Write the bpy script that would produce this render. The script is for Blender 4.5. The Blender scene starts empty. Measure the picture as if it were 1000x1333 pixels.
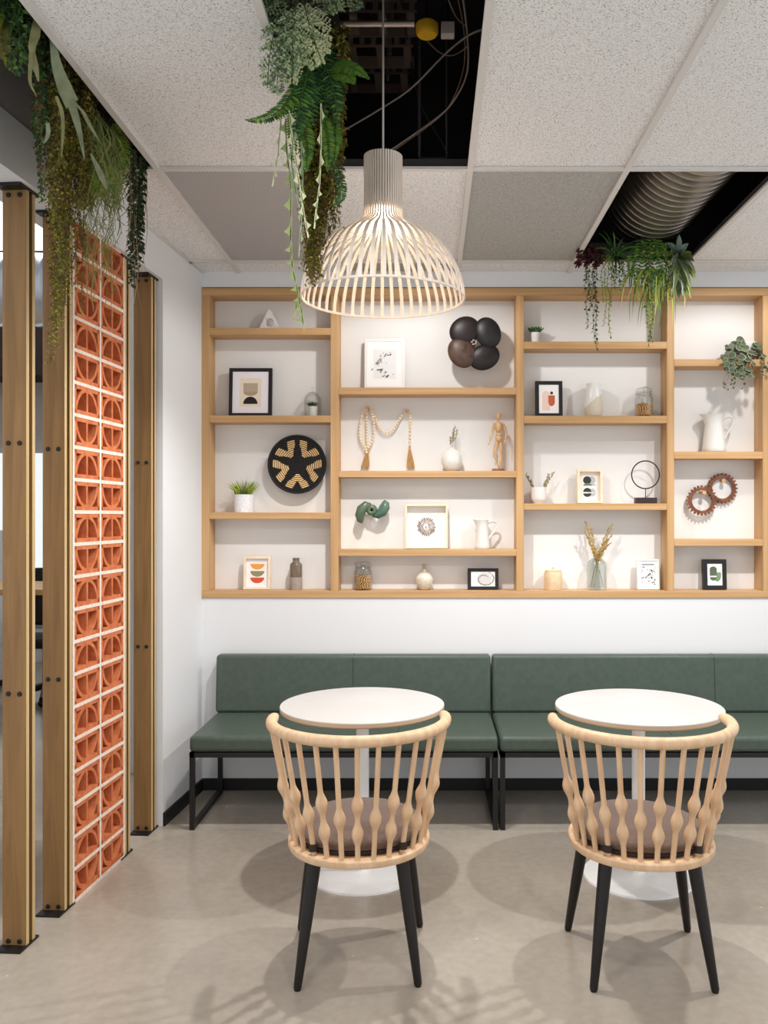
import bpy, math, random
from mathutils import Vector, Matrix
R = math.radians
PI = math.pi
scene = bpy.context.scene
COL = scene.collection
F = 1100.0            # focal length in pixels of the 1000x1333 frame
CX, CY = 560.0, 672.0 # vanishing point of the depth direction
H = 1.55              # camera height
YW = 4.79             # front of the back wall
SHELF_D = 0.125
YB = YW + SHELF_D     # back of the shelf niche
ZC = 2.926            # ceiling
rnd = random.Random(7)

def W(px, py, Y):
    return Vector(((px - CX) * Y / F, Y, H - (py - CY) * Y / F))

# ------------------------------------------------------------------ materials
def lin(c):
    out = []
    for v in c:
        v = v / 255.0
        out.append(v / 12.92 if v <= 0.04045 else ((v + 0.055) / 1.055) ** 2.4)
    return (out[0], out[1], out[2], 1.0)

MATS = {}
def mat(name, col, rough=0.6, metal=0.0, col2=None, scale=(8, 8, 8), detail=3.0, lo=0.35, hi=0.65,
        bump=0.0, bscale=None, spec=0.5, trans=0.0, emit=None, estr=0.0, ior=1.45, coat=0.0, sheen=0.0, distort=0.0):
    if name in MATS:
        return MATS[name]
    m = bpy.data.materials.new(name)
    m.use_nodes = True
    nt = m.node_tree
    b = nt.nodes['Principled BSDF']
    b.inputs['Base Color'].default_value = lin(col)
    b.inputs['Roughness'].default_value = rough
    b.inputs['Metallic'].default_value = metal
    b.inputs['Specular IOR Level'].default_value = spec
    b.inputs['IOR'].default_value = ior
    b.inputs['Transmission Weight'].default_value = trans
    b.inputs['Coat Weight'].default_value = coat
    b.inputs['Sheen Weight'].default_value = sheen
    if emit:
        b.inputs['Emission Color'].default_value = lin(emit)
        b.inputs['Emission Strength'].default_value = estr
    tc = mp = None
    if col2 or bump:
        tc = nt.nodes.new('ShaderNodeTexCoord')
        mp = nt.nodes.new('ShaderNodeMapping')
        mp.inputs['Scale'].default_value = scale
        nt.links.new(tc.outputs['Object'], mp.inputs['Vector'])
    if col2:
        n = nt.nodes.new('ShaderNodeTexNoise')
        n.inputs['Scale'].default_value = 1.0
        n.inputs['Detail'].default_value = detail
        n.inputs['Distortion'].default_value = distort
        nt.links.new(mp.outputs['Vector'], n.inputs['Vector'])
        r = nt.nodes.new('ShaderNodeValToRGB')
        r.color_ramp.elements[0].position = lo
        r.color_ramp.elements[0].color = lin(col)
        r.color_ramp.elements[1].position = hi
        r.color_ramp.elements[1].color = lin(col2)
        nt.links.new(n.outputs['Fac'], r.inputs['Fac'])
        nt.links.new(r.outputs['Color'], b.inputs['Base Color'])
    if bump:
        n2 = nt.nodes.new('ShaderNodeTexNoise')
        n2.inputs['Scale'].default_value = bscale or 60.0
        n2.inputs['Detail'].default_value = 3.0
        nt.links.new(tc.outputs['Object'], n2.inputs['Vector'])
        bp = nt.nodes.new('ShaderNodeBump')
        bp.inputs['Strength'].default_value = bump
        bp.inputs['Distance'].default_value = 0.004
        nt.links.new(n2.outputs['Fac'], bp.inputs['Height'])
        nt.links.new(bp.outputs['Normal'], b.inputs['Normal'])
    MATS[name] = m
    return m

wall_white = mat('wall_paint', (228, 228, 230), 0.75, bump=0.03, bscale=300)
niche_white = mat('niche_paint', (232, 230, 228), 0.7)
black_base = mat('black_rubber_base', (24, 23, 24), 0.5)
oak_h = mat('oak_horizontal', (203, 163, 116), 0.5, col2=(186, 144, 96), scale=(1.2, 18, 45), detail=5, bump=0.05, bscale=90)
oak_v = mat('oak_vertical', (203, 163, 116), 0.5, col2=(186, 144, 96), scale=(30, 18, 1.1), detail=5, bump=0.05, bscale=90)
post_oak = mat('post_oak', (152, 114, 68), 0.5, col2=(131, 96, 55), scale=(26, 20, 1.6), detail=6, distort=1.2)
post_edge = mat('post_edge_maple', (206, 180, 134), 0.55, col2=(190, 162, 116), scale=(30, 30, 2))
steel_black = mat('black_steel', (22, 20, 20), 0.45, spec=0.5)
steel_dark = mat('dark_brown_steel', (58, 38, 28), 0.55)
beech = mat('pale_beech', (228, 194, 158), 0.45, col2=(214, 176, 138), scale=(40, 40, 6), detail=4)
birch = mat('birch_slat', (240, 227, 214), 0.5, col2=(231, 215, 199), scale=(40, 40, 10))
birch_neck = mat('birch_white_wash', (226, 220, 208), 0.55)
leg_black = mat('black_stained_wood', (20, 16, 15), 0.4, col2=(26, 20, 18), scale=(60, 60, 6))
fabric_brown = mat('brown_felt', (112, 90, 78), 0.95, col2=(90, 71, 61), scale=(260, 260, 260), detail=2, bump=0.25, bscale=400, sheen=0.2)
leather_brown = mat('dark_brown_strap', (44, 32, 28), 0.6)
green_leather = mat('green_upholstery', (78, 90, 81), 0.42, col2=(72, 84, 75), scale=(30, 30, 30), bump=0.08, bscale=500, spec=0.45)
green_seam = mat('green_seam', (48, 62, 55), 0.6)
table_white = mat('white_laminate', (205, 204, 203), 0.42, col2=(200, 197, 194), scale=(3, 3, 3), lo=0.4, hi=0.7)
ply_edge = mat('plywood_edge', (214, 186, 156), 0.6, col2=(190, 156, 124), scale=(2, 2, 260))
metal_white = mat('white_powder_coat', (242, 242, 242), 0.35)
mesh_frame = mat('ceiling_rail', (216, 213, 210), 0.5)
plenum_black = mat('plenum_black', (58, 48, 47), 0.9, col2=(46, 40, 40), scale=(3, 3, 3))
plenum_brown = mat('plenum_deck', (48, 40, 40), 0.9)
plenum_grey = mat('bare_gypsum', (176, 168, 166), 0.9)
galv = mat('galvanised_duct', (168, 162, 156), 0.36, metal=1.0, col2=(140, 136, 134), scale=(6, 6, 6))
silver_wrap = mat('silver_duct_wrap', (205, 215, 225), 0.3, metal=0.9)
cable_grey = mat('grey_cable', (120, 112, 108), 0.6)
cable_black = mat('black_cable', (26, 24, 24), 0.5)
def thin_glass(name, tint, ior=1.45):
    m = bpy.data.materials.new(name); m.use_nodes = True; nt = m.node_tree
    nt.nodes.remove(nt.nodes['Principled BSDF'])
    tr = nt.nodes.new('ShaderNodeBsdfTransparent'); tr.inputs['Color'].default_value = lin(tint)
    gl = nt.nodes.new('ShaderNodeBsdfGlossy'); gl.inputs['Roughness'].default_value = 0.03
    lw = nt.nodes.new('ShaderNodeLayerWeight'); lw.inputs['Blend'].default_value = .12 * ior
    mx = nt.nodes.new('ShaderNodeMixShader')
    nt.links.new(lw.outputs['Facing'], mx.inputs[0]); nt.links.new(tr.outputs[0], mx.inputs[1]); nt.links.new(gl.outputs[0], mx.inputs[2])
    nt.links.new(mx.outputs[0], nt.nodes['Material Output'].inputs['Surface'])
    return m
glass = thin_glass('clear_glass', (252, 253, 252))
glass_grey = thin_glass('smoky_glass', (250, 252, 251), 1.6)
ceramic = mat('white_ceramic', (226, 224, 220), 0.35)
ceramic_warm = mat('ivory_ceramic', (232, 226, 214), 0.4, col2=(222, 214, 200), scale=(20, 20, 20))
paper = mat('white_paper', (242, 240, 238), 0.8)
frame_black = mat('black_frame', (28, 24, 24), 0.45)
frame_white = mat('white_frame', (230, 228, 225), 0.45)
frame_maple = mat('maple_frame', (240, 222, 196), 0.5, col2=(232, 210, 180), scale=(20, 20, 40))
pane_mat = mat('clear_pane', (255, 255, 255), 0.02, trans=1.0, ior=1.0, spec=0.3)
soil = mat('soil', (60, 46, 36), 0.95)
black_plastic = mat('black_planter', (26, 25, 25), 0.7)
nut = mat('dried_chickpea', (232, 192, 136), 0.6, col2=(208, 160, 102), scale=(90, 90, 90))
terracotta = mat('terracotta', (208, 124, 80), 0.85, col2=(190, 101, 58), scale=(28, 28, 28), detail=6, bump=0.35, bscale=160)
mortar = mat('mortar', (240, 226, 214), 0.9, col2=(226, 204, 188), scale=(60, 60, 60), detail=4, bump=0.4, bscale=200)

def floor_material():
    m = bpy.data.materials.new('polished_concrete')
    m.use_nodes = True
    nt = m.node_tree
    b = nt.nodes['Principled BSDF']
    tc = nt.nodes.new('ShaderNodeTexCoord')
    def noise(s, d, dist=0.0):
        n = nt.nodes.new('ShaderNodeTexNoise')
        n.inputs['Scale'].default_value = s
        n.inputs['Detail'].default_value = d
        n.inputs['Distortion'].default_value = dist
        nt.links.new(tc.outputs['Object'], n.inputs['Vector'])
        return n
    def ramp(n, stops):
        r = nt.nodes.new('ShaderNodeValToRGB')
        els = r.color_ramp.elements
        els[0].position, els[0].color = stops[0][0], lin(stops[0][1])
        els[1].position, els[1].color = stops[-1][0], lin(stops[-1][1])
        for p, c in stops[1:-1]:
            e = els.new(p); e.color = lin(c)
        nt.links.new(n.outputs['Fac'], r.inputs['Fac'])
        return r
    def mix(kind, fac, a, c):
        x = nt.nodes.new('ShaderNodeMix'); x.data_type = 'RGBA'; x.blend_type = kind
        if isinstance(fac, float): x.inputs[0].default_value = fac
        else: nt.links.new(fac, x.inputs[0])
        nt.links.new(a, x.inputs[6]); nt.links.new(c, x.inputs[7])
        return x.outputs[2]
    big = ramp(noise(1.6, 8, 0.6), [(0.3, (166, 156, 143)), (0.5, (174, 164, 151)), (0.7, (182, 173, 160))])
    fine = ramp(noise(28, 8), [(0.3, (205, 205, 205)), (0.7, (255, 255, 255))])
    c = mix('MULTIPLY', 0.3, big.outputs['Color'], fine.outputs['Color'])
    spots = nt.nodes.new('ShaderNodeTexVoronoi'); spots.inputs['Scale'].default_value = 5.0
    nt.links.new(tc.outputs['Object'], spots.inputs['Vector'])
    sr = nt.nodes.new('ShaderNodeValToRGB')
    sr.color_ramp.elements[0].position = 0.02; sr.color_ramp.elements[0].color = (1, 1, 1, 1)
    sr.color_ramp.elements[1].position = 0.04; sr.color_ramp.elements[1].color = (0, 0, 0, 1)
    nt.links.new(spots.outputs['Distance'], sr.inputs['Fac'])
    pale = nt.nodes.new('ShaderNodeRGB'); pale.outputs[0].default_value = lin((196, 188, 176))
    c = mix('MIX', sr.outputs['Color'], c, pale.outputs[0])
    nt.links.new(c, b.inputs['Base Color'])
    rr = nt.nodes.new('ShaderNodeMapRange')
    rr.inputs['To Min'].default_value = 0.16; rr.inputs['To Max'].default_value = 0.30
    nt.links.new(noise(4, 4).outputs['Fac'], rr.inputs['Value'])
    nt.links.new(rr.outputs['Result'], b.inputs['Roughness'])
    b.inputs['Specular IOR Level'].default_value = 0.45
    return m
concrete = floor_material()

def tile_material(name, base, fleck, lo=0.36, hi=0.44, scale=110):
    m = bpy.data.materials.new(name)
    m.use_nodes = True
    nt = m.node_tree
    b = nt.nodes['Principled BSDF']
    b.inputs['Roughness'].default_value = 0.95
    b.inputs['Specular IOR Level'].default_value = 0.1
    tc = nt.nodes.new('ShaderNodeTexCoord')
    n = nt.nodes.new('ShaderNodeTexNoise')
    n.inputs['Scale'].default_value = scale; n.inputs['Detail'].default_value = 2.5; n.inputs['Distortion'].default_value = 1.4
    nt.links.new(tc.outputs['Object'], n.inputs['Vector'])
    r = nt.nodes.new('ShaderNodeValToRGB')
    r.color_ramp.elements[0].position = lo; r.color_ramp.elements[0].color = lin(fleck)
    r.color_ramp.elements[1].position = hi; r.color_ramp.elements[1].color = lin(base)
    nt.links.new(n.outputs['Fac'], r.inputs['Fac'])
    nt.links.new(r.outputs['Color'], b.inputs['Base Color'])
    bp = nt.nodes.new('ShaderNodeBump'); bp.inputs['Strength'].default_value = 0.3; bp.inputs['Distance'].default_value = 0.003
    nt.links.new(n.outputs['Fac'], bp.inputs['Height'])
    nt.links.new(bp.outputs['Normal'], b.inputs['Normal'])
    return m
tile_white = tile_material('white_fleck_tile', (242, 242, 243), (96, 91, 89), .34, .44, 240)
tile_grey = tile_material('grey_fleck_tile', (200, 200, 196), (142, 142, 140), 0.38, 0.6, 280)

def perforated_material():
    m = bpy.data.materials.new('perforated_metal')
    m.use_nodes = True
    nt = m.node_tree
    b = nt.nodes['Principled BSDF']
    b.inputs['Roughness'].default_value = 0.5
    tc = nt.nodes.new('ShaderNodeTexCoord')
    mp = nt.nodes.new('ShaderNodeMapping')
    mp.inputs['Rotation'].default_value = (0, 0, R(45))
    nt.links.new(tc.outputs['Object'], mp.inputs['Vector'])
    v = nt.nodes.new('ShaderNodeTexVoronoi'); v.inputs['Scale'].default_value = 90; v.inputs['Randomness'].default_value = 0.0
    nt.links.new(mp.outputs['Vector'], v.inputs['Vector'])
    r = nt.nodes.new('ShaderNodeValToRGB')
    r.color_ramp.elements[0].position = 0.3; r.color_ramp.elements[0].color = lin((70, 68, 70))
    r.color_ramp.elements[1].position = 0.36; r.color_ramp.elements[1].color = lin((198, 197, 199))
    nt.links.new(v.outputs['Distance'], r.inputs['Fac'])
    nt.links.new(r.outputs['Color'], b.inputs['Base Color'])
    return m
perforated = perforated_material()

def leaf_mat(name, c1, c2, rough=0.5, scale=25):
    return mat(name, c1, rough, col2=c2, scale=(scale, scale, scale), detail=2, spec=0.35)

# ------------------------------------------------------------------ mesh builder
class MB:
    def __init__(self):
        self.v = []; self.f = []; self.m = []
    def add(self, verts, faces, mi=0, M=None):
        o = len(self.v)
        if M is not None:
            verts = [M @ Vector(p) for p in verts]
        self.v.extend([tuple(p) for p in verts])
        self.f.extend([tuple(i + o for i in f) for f in faces])
        self.m.extend([mi] * len(faces))
    def box(self, x0, x1, y0, y1, z0, z1, mi=0, M=None):
        vs = [(x0, y0, z0), (x1, y0, z0), (x1, y1, z0), (x0, y1, z0), (x0, y0, z1), (x1, y0, z1), (x1, y1, z1), (x0, y1, z1)]
        fs = [(0, 3, 2, 1), (4, 5, 6, 7), (0, 1, 5, 4), (1, 2, 6, 5), (2, 3, 7, 6), (3, 0, 4, 7)]
        self.add(vs, fs, mi, M)
    def lathe(self, prof, n=32, mi=0, M=None, sx=1.0, sy=1.0, mifn=None, closed=False):
        vs = []; rows = []
        for r, z in prof:
            if r < 1e-6:
                rows.append([len(vs)]); vs.append((0, 0, z))
            else:
                rows.append(list(range(len(vs), len(vs) + n)))
                for k in range(n):
                    a = 2 * PI * k / n
                    vs.append((r * sx * math.cos(a), r * sy * math.sin(a), z))
        if closed: rows.append(rows[0])
        fs = []; ms = []
        for i in range(len(rows) - 1):
            A, B = rows[i], rows[i + 1]
            for k in range(n):
                k2 = (k + 1) % n
                if len(A) == 1 and len(B) == 1: continue
                if len(A) == 1: f = (A[0], B[k2], B[k])
                elif len(B) == 1: f = (A[k], A[k2], B[0])
                else: f = (A[k], A[k2], B[k2], B[k])
                fs.append(f); ms.append(mifn(i, k) if mifn else mi)
        o = len(self.m)
        self.add(vs, fs, mi, M)
        self.m[o:] = ms
    def tube(self, pts, rad, n=8, mi=0, caps=True, M=None, flat=1.0):
        pts = [Vector(p) for p in pts]
        if not isinstance(rad, (list, tuple)): rad = [rad] * len(pts)
        t0 = (pts[1] - pts[0]).normalized()
        u = t0.orthogonal().normalized()
        vs = []
        for i, p in enumerate(pts):
            if i == 0: t = t0
            elif i == len(pts) - 1: t = (pts[i] - pts[i - 1]).normalized()
            else: t = (pts[i + 1] - pts[i - 1]).normalized()
            u = u - t * u.dot(t)
            if u.length < 1e-6: u = t.orthogonal()
            u.normalize(); w = t.cross(u)
            for k in range(n):
                a = 2 * PI * k / n
                vs.append(p + u * (rad[i] * math.cos(a)) + w * (rad[i] * flat * math.sin(a)))
        fs = []
        for i in range(len(pts) - 1):
            for k in range(n):
                k2 = (k + 1) % n
                fs.append((i * n + k, i * n + k2, (i + 1) * n + k2, (i + 1) * n + k))
        if caps:
            fs.append(tuple(range(n - 1, -1, -1)))
            fs.append(tuple(range((len(pts) - 1) * n, len(pts) * n)))
        self.add(vs, fs, mi, M)
    def prism(self, poly, y0, y1, mi=0, M=None):
        n = len(poly)
        vs = [(x, y0, z) for x, z in poly] + [(x, y1, z) for x, z in poly]
        fs = [tuple(range(n)), tuple(range(2 * n - 1, n - 1, -1))]
        for k in range(n):
            k2 = (k + 1) % n
            fs.append((k2, k, n + k, n + k2))
        self.add(vs, fs, mi, M)
    def loop_prism(self, outer, inner, y0, y1, mi=0, M=None):
        """extruded band between two outlines of equal length (x, z)"""
        n = len(outer)
        vs = [(x, y0, z) for x, z in outer] + [(x, y0, z) for x, z in inner] + [(x, y1, z) for x, z in outer] + [(x, y1, z) for x, z in inner]
        fs = []
        for k in range(n):
            j = (k + 1) % n
            fs += [(k, j, n + j, n + k), (2 * n + j, 2 * n + k, 3 * n + k, 3 * n + j), (j, k, 2 * n + k, 2 * n + j), (n + k, n + j, 3 * n + j, 3 * n + k)]
        self.add(vs, fs, mi, M)
    def disc(self, poly, y, mi=0, M=None):
        self.add([(x, y, z) for x, z in poly], [tuple(range(len(poly)))], mi, M)
    def sphere(self, c, r, nu=12, nv=8, mi=0, M=None):
        if not isinstance(r, (tuple, list)): r = (r, r, r)
        vs = [(0, 0, 1)]
        for j in range(1, nv):
            a = PI * j / nv
            for k in range(nu):
                b = 2 * PI * k / nu
                vs.append((math.sin(a) * math.cos(b), math.sin(a) * math.sin(b), math.cos(a)))
        vs.append((0, 0, -1))
        fs = []
        for k in range(nu):
            fs.append((0, 1 + k, 1 + (k + 1) % nu))
        for j in range(nv - 2):
            for k in range(nu):
                a = 1 + j * nu + k; b = 1 + j * nu + (k + 1) % nu
                fs.append((a, a + nu, b + nu, b))
        l = len(vs) - 1
        for k in range(nu):
            fs.append((l, 1 + (nv - 2) * nu + (k + 1) % nu, 1 + (nv - 2) * nu + k))
        T = Matrix.Translation(Vector(c)) if M is None else Matrix.Translation(Vector(c)) @ M
        self.add([(x * r[0], y * r[1], z * r[2]) for x, y, z in vs], fs, mi, T)
    # foliage -------------------------------------------------
    def leaf(self, base, d, nrm, L, w, mi=0, round_=False, curl=0.15):
        d = Vector(d).normalized(); nrm = Vector(nrm)
        s = d.cross(nrm)
        if s.length < 1e-5: s = d.orthogonal()
        s.normalize(); nn = s.cross(d).normalized(); b = Vector(base)
        if round_:
            pts = [b, b + d * L * .25 + s * w * .42 + nn * curl * w, b + d * L * .62 + s * w * .5 + nn * curl * w, b + d * L - nn * curl * L * .3,
                   b + d * L * .62 - s * w * .5 + nn * curl * w, b + d * L * .25 - s * w * .42 + nn * curl * w]
            self.add(pts, [(0, 1, 2, 3), (0, 3, 4, 5)], mi)
        else:
            pts = [b, b + d * L * .4 + s * w * .5 + nn * curl * w, b + d * L - nn * curl * L * .4, b + d * L * .4 - s * w * .5 + nn * curl * w]
            self.add(pts, [(0, 1, 2), (0, 2, 3)], mi)
    def ribbon(self, pts, widths, nrm, mi=0, fold=0.0):
        pts = [Vector(p) for p in pts]; vs = []
        for i, p in enumerate(pts):
            t = (pts[min(i + 1, len(pts) - 1)] - pts[max(i - 1, 0)]).normalized()
            s = t.cross(Vector(nrm))
            if s.length < 1e-5: s = t.orthogonal()
            s.normalize(); n2 = s.cross(t)
            w = widths[i] / 2
            vs += [p - s * w + n2 * fold * w, p, p + s * w + n2 * fold * w]
        fs = []
        for i in range(len(pts) - 1):
            a = i * 3
            fs += [(a, a + 1, a + 4, a + 3), (a + 1, a + 2, a + 5, a + 4)]
        self.add(vs, fs, mi)
    def build(self, name, mats, parent=None, bevel=0.0, seg=2, smooth=35, loc=None, label=None):
        me = bpy.data.meshes.new(name)
        me.from_pydata(self.v, [], self.f)
        if not isinstance(mats, (list, tuple)): mats = [mats]
        for mm in mats: me.materials.append(mm)
        me.polygons.foreach_set('material_index', self.m)
        if smooth:
            me.polygons.foreach_set('use_smooth', [True] * len(self.f))
            me.set_sharp_from_angle(angle=R(smooth))
        me.update()
        o = bpy.data.objects.new(name, me)
        COL.objects.link(o)
        if parent is not None: o.parent = parent
        if loc is not None: o.location = loc
        if label: o['label'] = label
        if bevel:
            b = o.modifiers.new('bevel', 'BEVEL')
            b.width = bevel; b.segments = seg; b.limit_method = 'ANGLE'; b.angle_limit = R(40)
        return o

def tag(o, label, cat, group=None):
    o['label'] = label; o['category'] = cat
    if group: o['group'] = group
    return o
def thing(name, label, cat, loc=(0, 0, 0), rz=0.0, group=None):
    o = bpy.data.objects.new(name, None)
    o.empty_display_size = 0.05
    COL.objects.link(o)
    o.location = loc; o.rotation_euler = (0, 0, rz)
    return tag(o, label, cat, group)
def struct(o):
    o['kind'] = 'structure'
    return o
def dup(root, loc, rz, label, group=None):
    def cp(o, par):
        c = o.copy(); COL.objects.link(c)
        if par is not None: c.parent = par
        for ch in o.children: cp(ch, c)
        return c
    r = cp(root, None)
    r.location = loc; r.rotation_euler = (0, 0, rz); r['label'] = label
    if group: r['group'] = group
    return r
def bez(a, b, c, n):
    a, b, c = Vector(a), Vector(b), Vector(c)
    return [a * (1 - t) ** 2 + b * 2 * t * (1 - t) + c * t * t for t in [i / n for i in range(n + 1)]]
def arc(cx, cz, rx, rz, a0, a1, n):
    return [(cx + rx * math.cos(R(a0 + (a1 - a0) * i / n)), cz + rz * math.sin(R(a0 + (a1 - a0) * i / n))) for i in range(n + 1)]
def circ(cx, cz, r, n=32):
    return [(cx + r * math.cos(2 * PI * i / n), cz + r * math.sin(2 * PI * i / n)) for i in range(n)]
# ------------------------------------------------------------------ camera
cam = bpy.data.cameras.new('camera')
cam.sensor_fit = 'HORIZONTAL'; cam.sensor_width = 36.0
cam.lens = F / 1000.0 * 36.0
cam.shift_x = -(CX - 500) / 1000.0
cam.shift_y = (CY - 666.5) / 1000.0
cam.clip_start = 0.05
co = bpy.data.objects.new('camera', cam)
COL.objects.link(co)
co.location = (0, 0, H); co.rotation_euler = (R(90), 0, 0)
scene.camera = co

# ------------------------------------------------------------------ room shell
mb = MB(); mb.box(-3.2, 3.6, -1.6, 5.1, -0.1, 0); mb.box(-9, -3.2, 3.2, 9.2, -.1, 0); mb.box(-3.2, -1.5, 5.1, 9.2, -.1, 0)
struct(mb.build('floor', concrete, smooth=0))

SK = 0.0766                       # the partition on the left is turned 4.4 degrees
ANG = math.atan(SK)
def hx(Y): return -1.443 + SK * (Y - 2.834)
XR = 3.0
zt = H - (374.5 - CY) * YW / F
zb = H - (778.5 - CY) * YW / F
NL = (261 - CX) * YW / F
NR = 2.75
mb = MB()
mb.box(NL - 0.3, XR, YW, YW + 0.3, 0, zb)
mb.box(NL - 0.3, XR, YW, YW + 0.3, zt, 4.0)
mb.box(NR, XR, YW, YW + 0.3, zb, zt)
mb.box(NL - 0.3, NL, YW, YW + 0.3, zb, zt)
struct(mb.build('wall_back', wall_white, smooth=0))
mb = MB(); mb.box(NL, NR, YB, YW + 0.3, zb, zt)
struct(mb.build('wall_back.001', niche_white, smooth=0))
# left wall stub and the header beam over the partition (one plane)
YE = 4.225
mb = MB()
poly = [(hx(YE), YE), (hx(YW), YW), (hx(YW) - 0.15, YW), (hx(YE) - 0.13, YE)]
def vprism(mb, poly, z0, z1, mi=0):
    n = len(poly)
    mb.add([(x, y, z0) for x, y in poly] + [(x, y, z1) for x, y in poly],
           [tuple(range(n - 1, -1, -1)), tuple(range(n, 2 * n))] + [(k, (k + 1) % n, n + (k + 1) % n, n + k) for k in range(n)], mi)
vprism(mb, poly, 0, 2.735)
struct(mb.build('wall_left', wall_white, smooth=0))
mb = MB()
Y0 = 0.6
vprism(mb, [(hx(Y0), Y0), (hx(YW), YW), (hx(YW) - 0.2, YW), (hx(Y0) - 0.2, Y0)], 2.735, ZC)
struct(mb.build('wall_left.002', wall_white, smooth=0))
mb = MB()
vprism(mb, [(hx(Y0) - 0.01, Y0), (hx(YW) - 0.01, YW), (hx(YW) - 0.2, YW), (hx(Y0) - 0.2, Y0)], ZC, 4.0)
struct(mb.build('wall_left.001', plenum_grey, smooth=0))
mb = MB(); mb.box(hx(YW), XR, YW - 0.012, YW, 0, 0.066)
struct(mb.build('baseboard_back', black_base, smooth=0, bevel=0.002))
mb = MB(); vprism(mb, [(hx(YE), YE), (hx(YE) + 0.012, YE), (hx(YW - 0.012) + 0.012, YW - 0.012), (hx(YW - 0.012), YW - 0.012)], 0, 0.066)
struct(mb.build('baseboard_left', black_base, smooth=0))

# ------------------------------------------------------------------ ceiling
XG = [-1.085, -0.463, 0.160, 0.785, 1.410, 2.035, 2.66, XR]
YG = [2.139, 3.363, 4.587]
BW = 0.012
mb = MB()
for i, x in enumerate(XG[:-1]):
    mb.box(x - BW, x + BW, -1.5, YW, ZC, ZC + 0.012)
for y in YG:
    mb.box(hx(y) - 0.0, XR, y - BW, y + BW, ZC + 0.0005, ZC + 0.0115)
    for i, x in enumerate(XG[:-1]): pass
vprism(mb, [(hx(YG[1]), YG[1]), (hx(YG[1]) + .02, YG[1]), (hx(YW) + .02, YW), (hx(YW), YW)], ZC + .0005, ZC + .0125)
# upstands of the inverted tees along the openings
struct(mb.build('trim_1', mesh_frame, smooth=0))
mb = MB()
for x in XG[:-1]:
    mb.box(x - 0.002, x + 0.002, -1.5, YW, ZC + 0.012, ZC + 0.045)
for y in YG:
    mb.box(hx(y), XR, y - 0.002, y + 0.002, ZC + 0.012, ZC + 0.045)
struct(mb.build('trim_3', mat('dark_grid_web', (52, 49, 49), .6), smooth=0))
# hidden field of the ceiling in front of the picture
mb = MB()
mb.box(XG[0], XR, -1.5, 2.135, ZC + 0.013, ZC + 0.03)
struct(mb.build('ceiling', tile_white, smooth=0))
mb = MB()
mb.box(-2, XR + 0.2, -1.7, 5.2, 4.0, 4.1)
mb.box(-2, XR + 0.2, -1.7, -1.5, ZC, 4.0)
mb.box(XR, XR + 0.2, -1.5, 5.2, ZC + .03, 4.0)
mb.box(hx(YW) - .1, XR, YW - .02, YW - .004, ZC + .05, 4.0)
mb.box(XG[0] - .01, XG[0] + .01, -1.5, 2.13, ZC + .04, ZC + .25)
mb.box(-2, XG[0], Y0 - .05, Y0, ZC, 4.0)
struct(mb.build('ceiling.001', plenum_black, smooth=0))

def tile(x0, x1, y0, y1, m, name, label):
    mb = MB()
    w, d = x1 - x0 - 0.008, y1 - y0 - 0.008
    mb.box(-w / 2, w / 2, -d / 2, d / 2, 0.0125, 0.03)
    o = mb.build(name, m, smooth=0, loc=((x0 + x1) / 2, (y0 + y1) / 2, ZC))
    tag(o, label, 'ceiling tile', 'ceiling tiles in the grid')
tile(XG[0], XG[1], YG[0], YG[1], tile_white, 'ceiling_tile', 'large white flecked ceiling tile between the left greenery and the hanging ferns')
tile(XG[2], XG[3], YG[0], YG[1], tile_white, 'ceiling_tile', 'large white flecked ceiling tile just right of the black open bay')
tile(XG[3], XG[4], YG[0], YG[1], tile_white, 'ceiling_tile', 'large white flecked ceiling tile in the top right corner of the photo')
tile(XG[0], XG[1], YG[1], YG[2], perforated, 'perforated_ceiling_panel', 'grey perforated metal ceiling panel left of the pendant lamp')
tile(XG[1], XG[2], YG[1], YG[2], tile_white, 'ceiling_tile', 'white flecked ceiling tile directly behind the pendant lamp')
tile(XG[2], XG[3], YG[1], YG[2], tile_grey, 'ceiling_tile', 'dark grey flecked ceiling tile right of the pendant lamp')
tile(XG[4], XG[5], YG[1], YG[2], tile_white, 'ceiling_tile', 'white flecked ceiling tile right of the open duct bay')
for k, (a, b) in enumerate(zip(XG[:5], XG[1:6])):
    g = (k == 1)
    tile(a, b, YG[2], YW, tile_grey if g else tile_white, 'ceiling_tile_strip',
         ['narrow white ceiling tile strip along the wall behind the perforated panel',
          'narrow dark grey ceiling tile strip along the wall seen through the lamp',
          'narrow white ceiling tile strip along the wall behind the dark grey tile',
          'narrow white ceiling tile strip along the wall behind the duct bay plants',
          'narrow white ceiling tile strip along the wall, right of the duct bay'][k])
mb = MB()
vprism(mb, [(hx(YG[1]) + .002, YG[1] + .003), (XG[0] - .004, YG[1] + .003), (XG[0] - .004, YG[2] - .003), (hx(YG[2]) + .002, YG[2] - .003)], ZC + .0125, ZC + .03)
tag(mb.build('ceiling_tile', tile_white, smooth=0), 'tapering white flecked ceiling tile beside the header beam, left', 'ceiling tile', 'ceiling tiles in the grid')
mb = MB()
vprism(mb, [(hx(YG[2]) + .002, YG[2] + .003), (XG[0] - .004, YG[2] + .003), (XG[0] - .004, YW - .002), (hx(YW) + .004, YW - .002)], ZC + .0125, ZC + .03)
tag(mb.build('ceiling_tile_strip', tile_white, smooth=0), 'small white ceiling tile piece in the far left corner of the ceiling', 'ceiling tile', 'ceiling tiles in the grid')
mb = MB(); mb.box(XG[5] + .004, XR, YG[0] + .004, YW, ZC + .0125, ZC + .03); mb.box(XG[4] + .004, XG[5] - .004, YG[0] + .004, YG[1] - .004, ZC + .0125, ZC + .03)
struct(mb.build('ceiling.002', tile_white, smooth=0))

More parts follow.
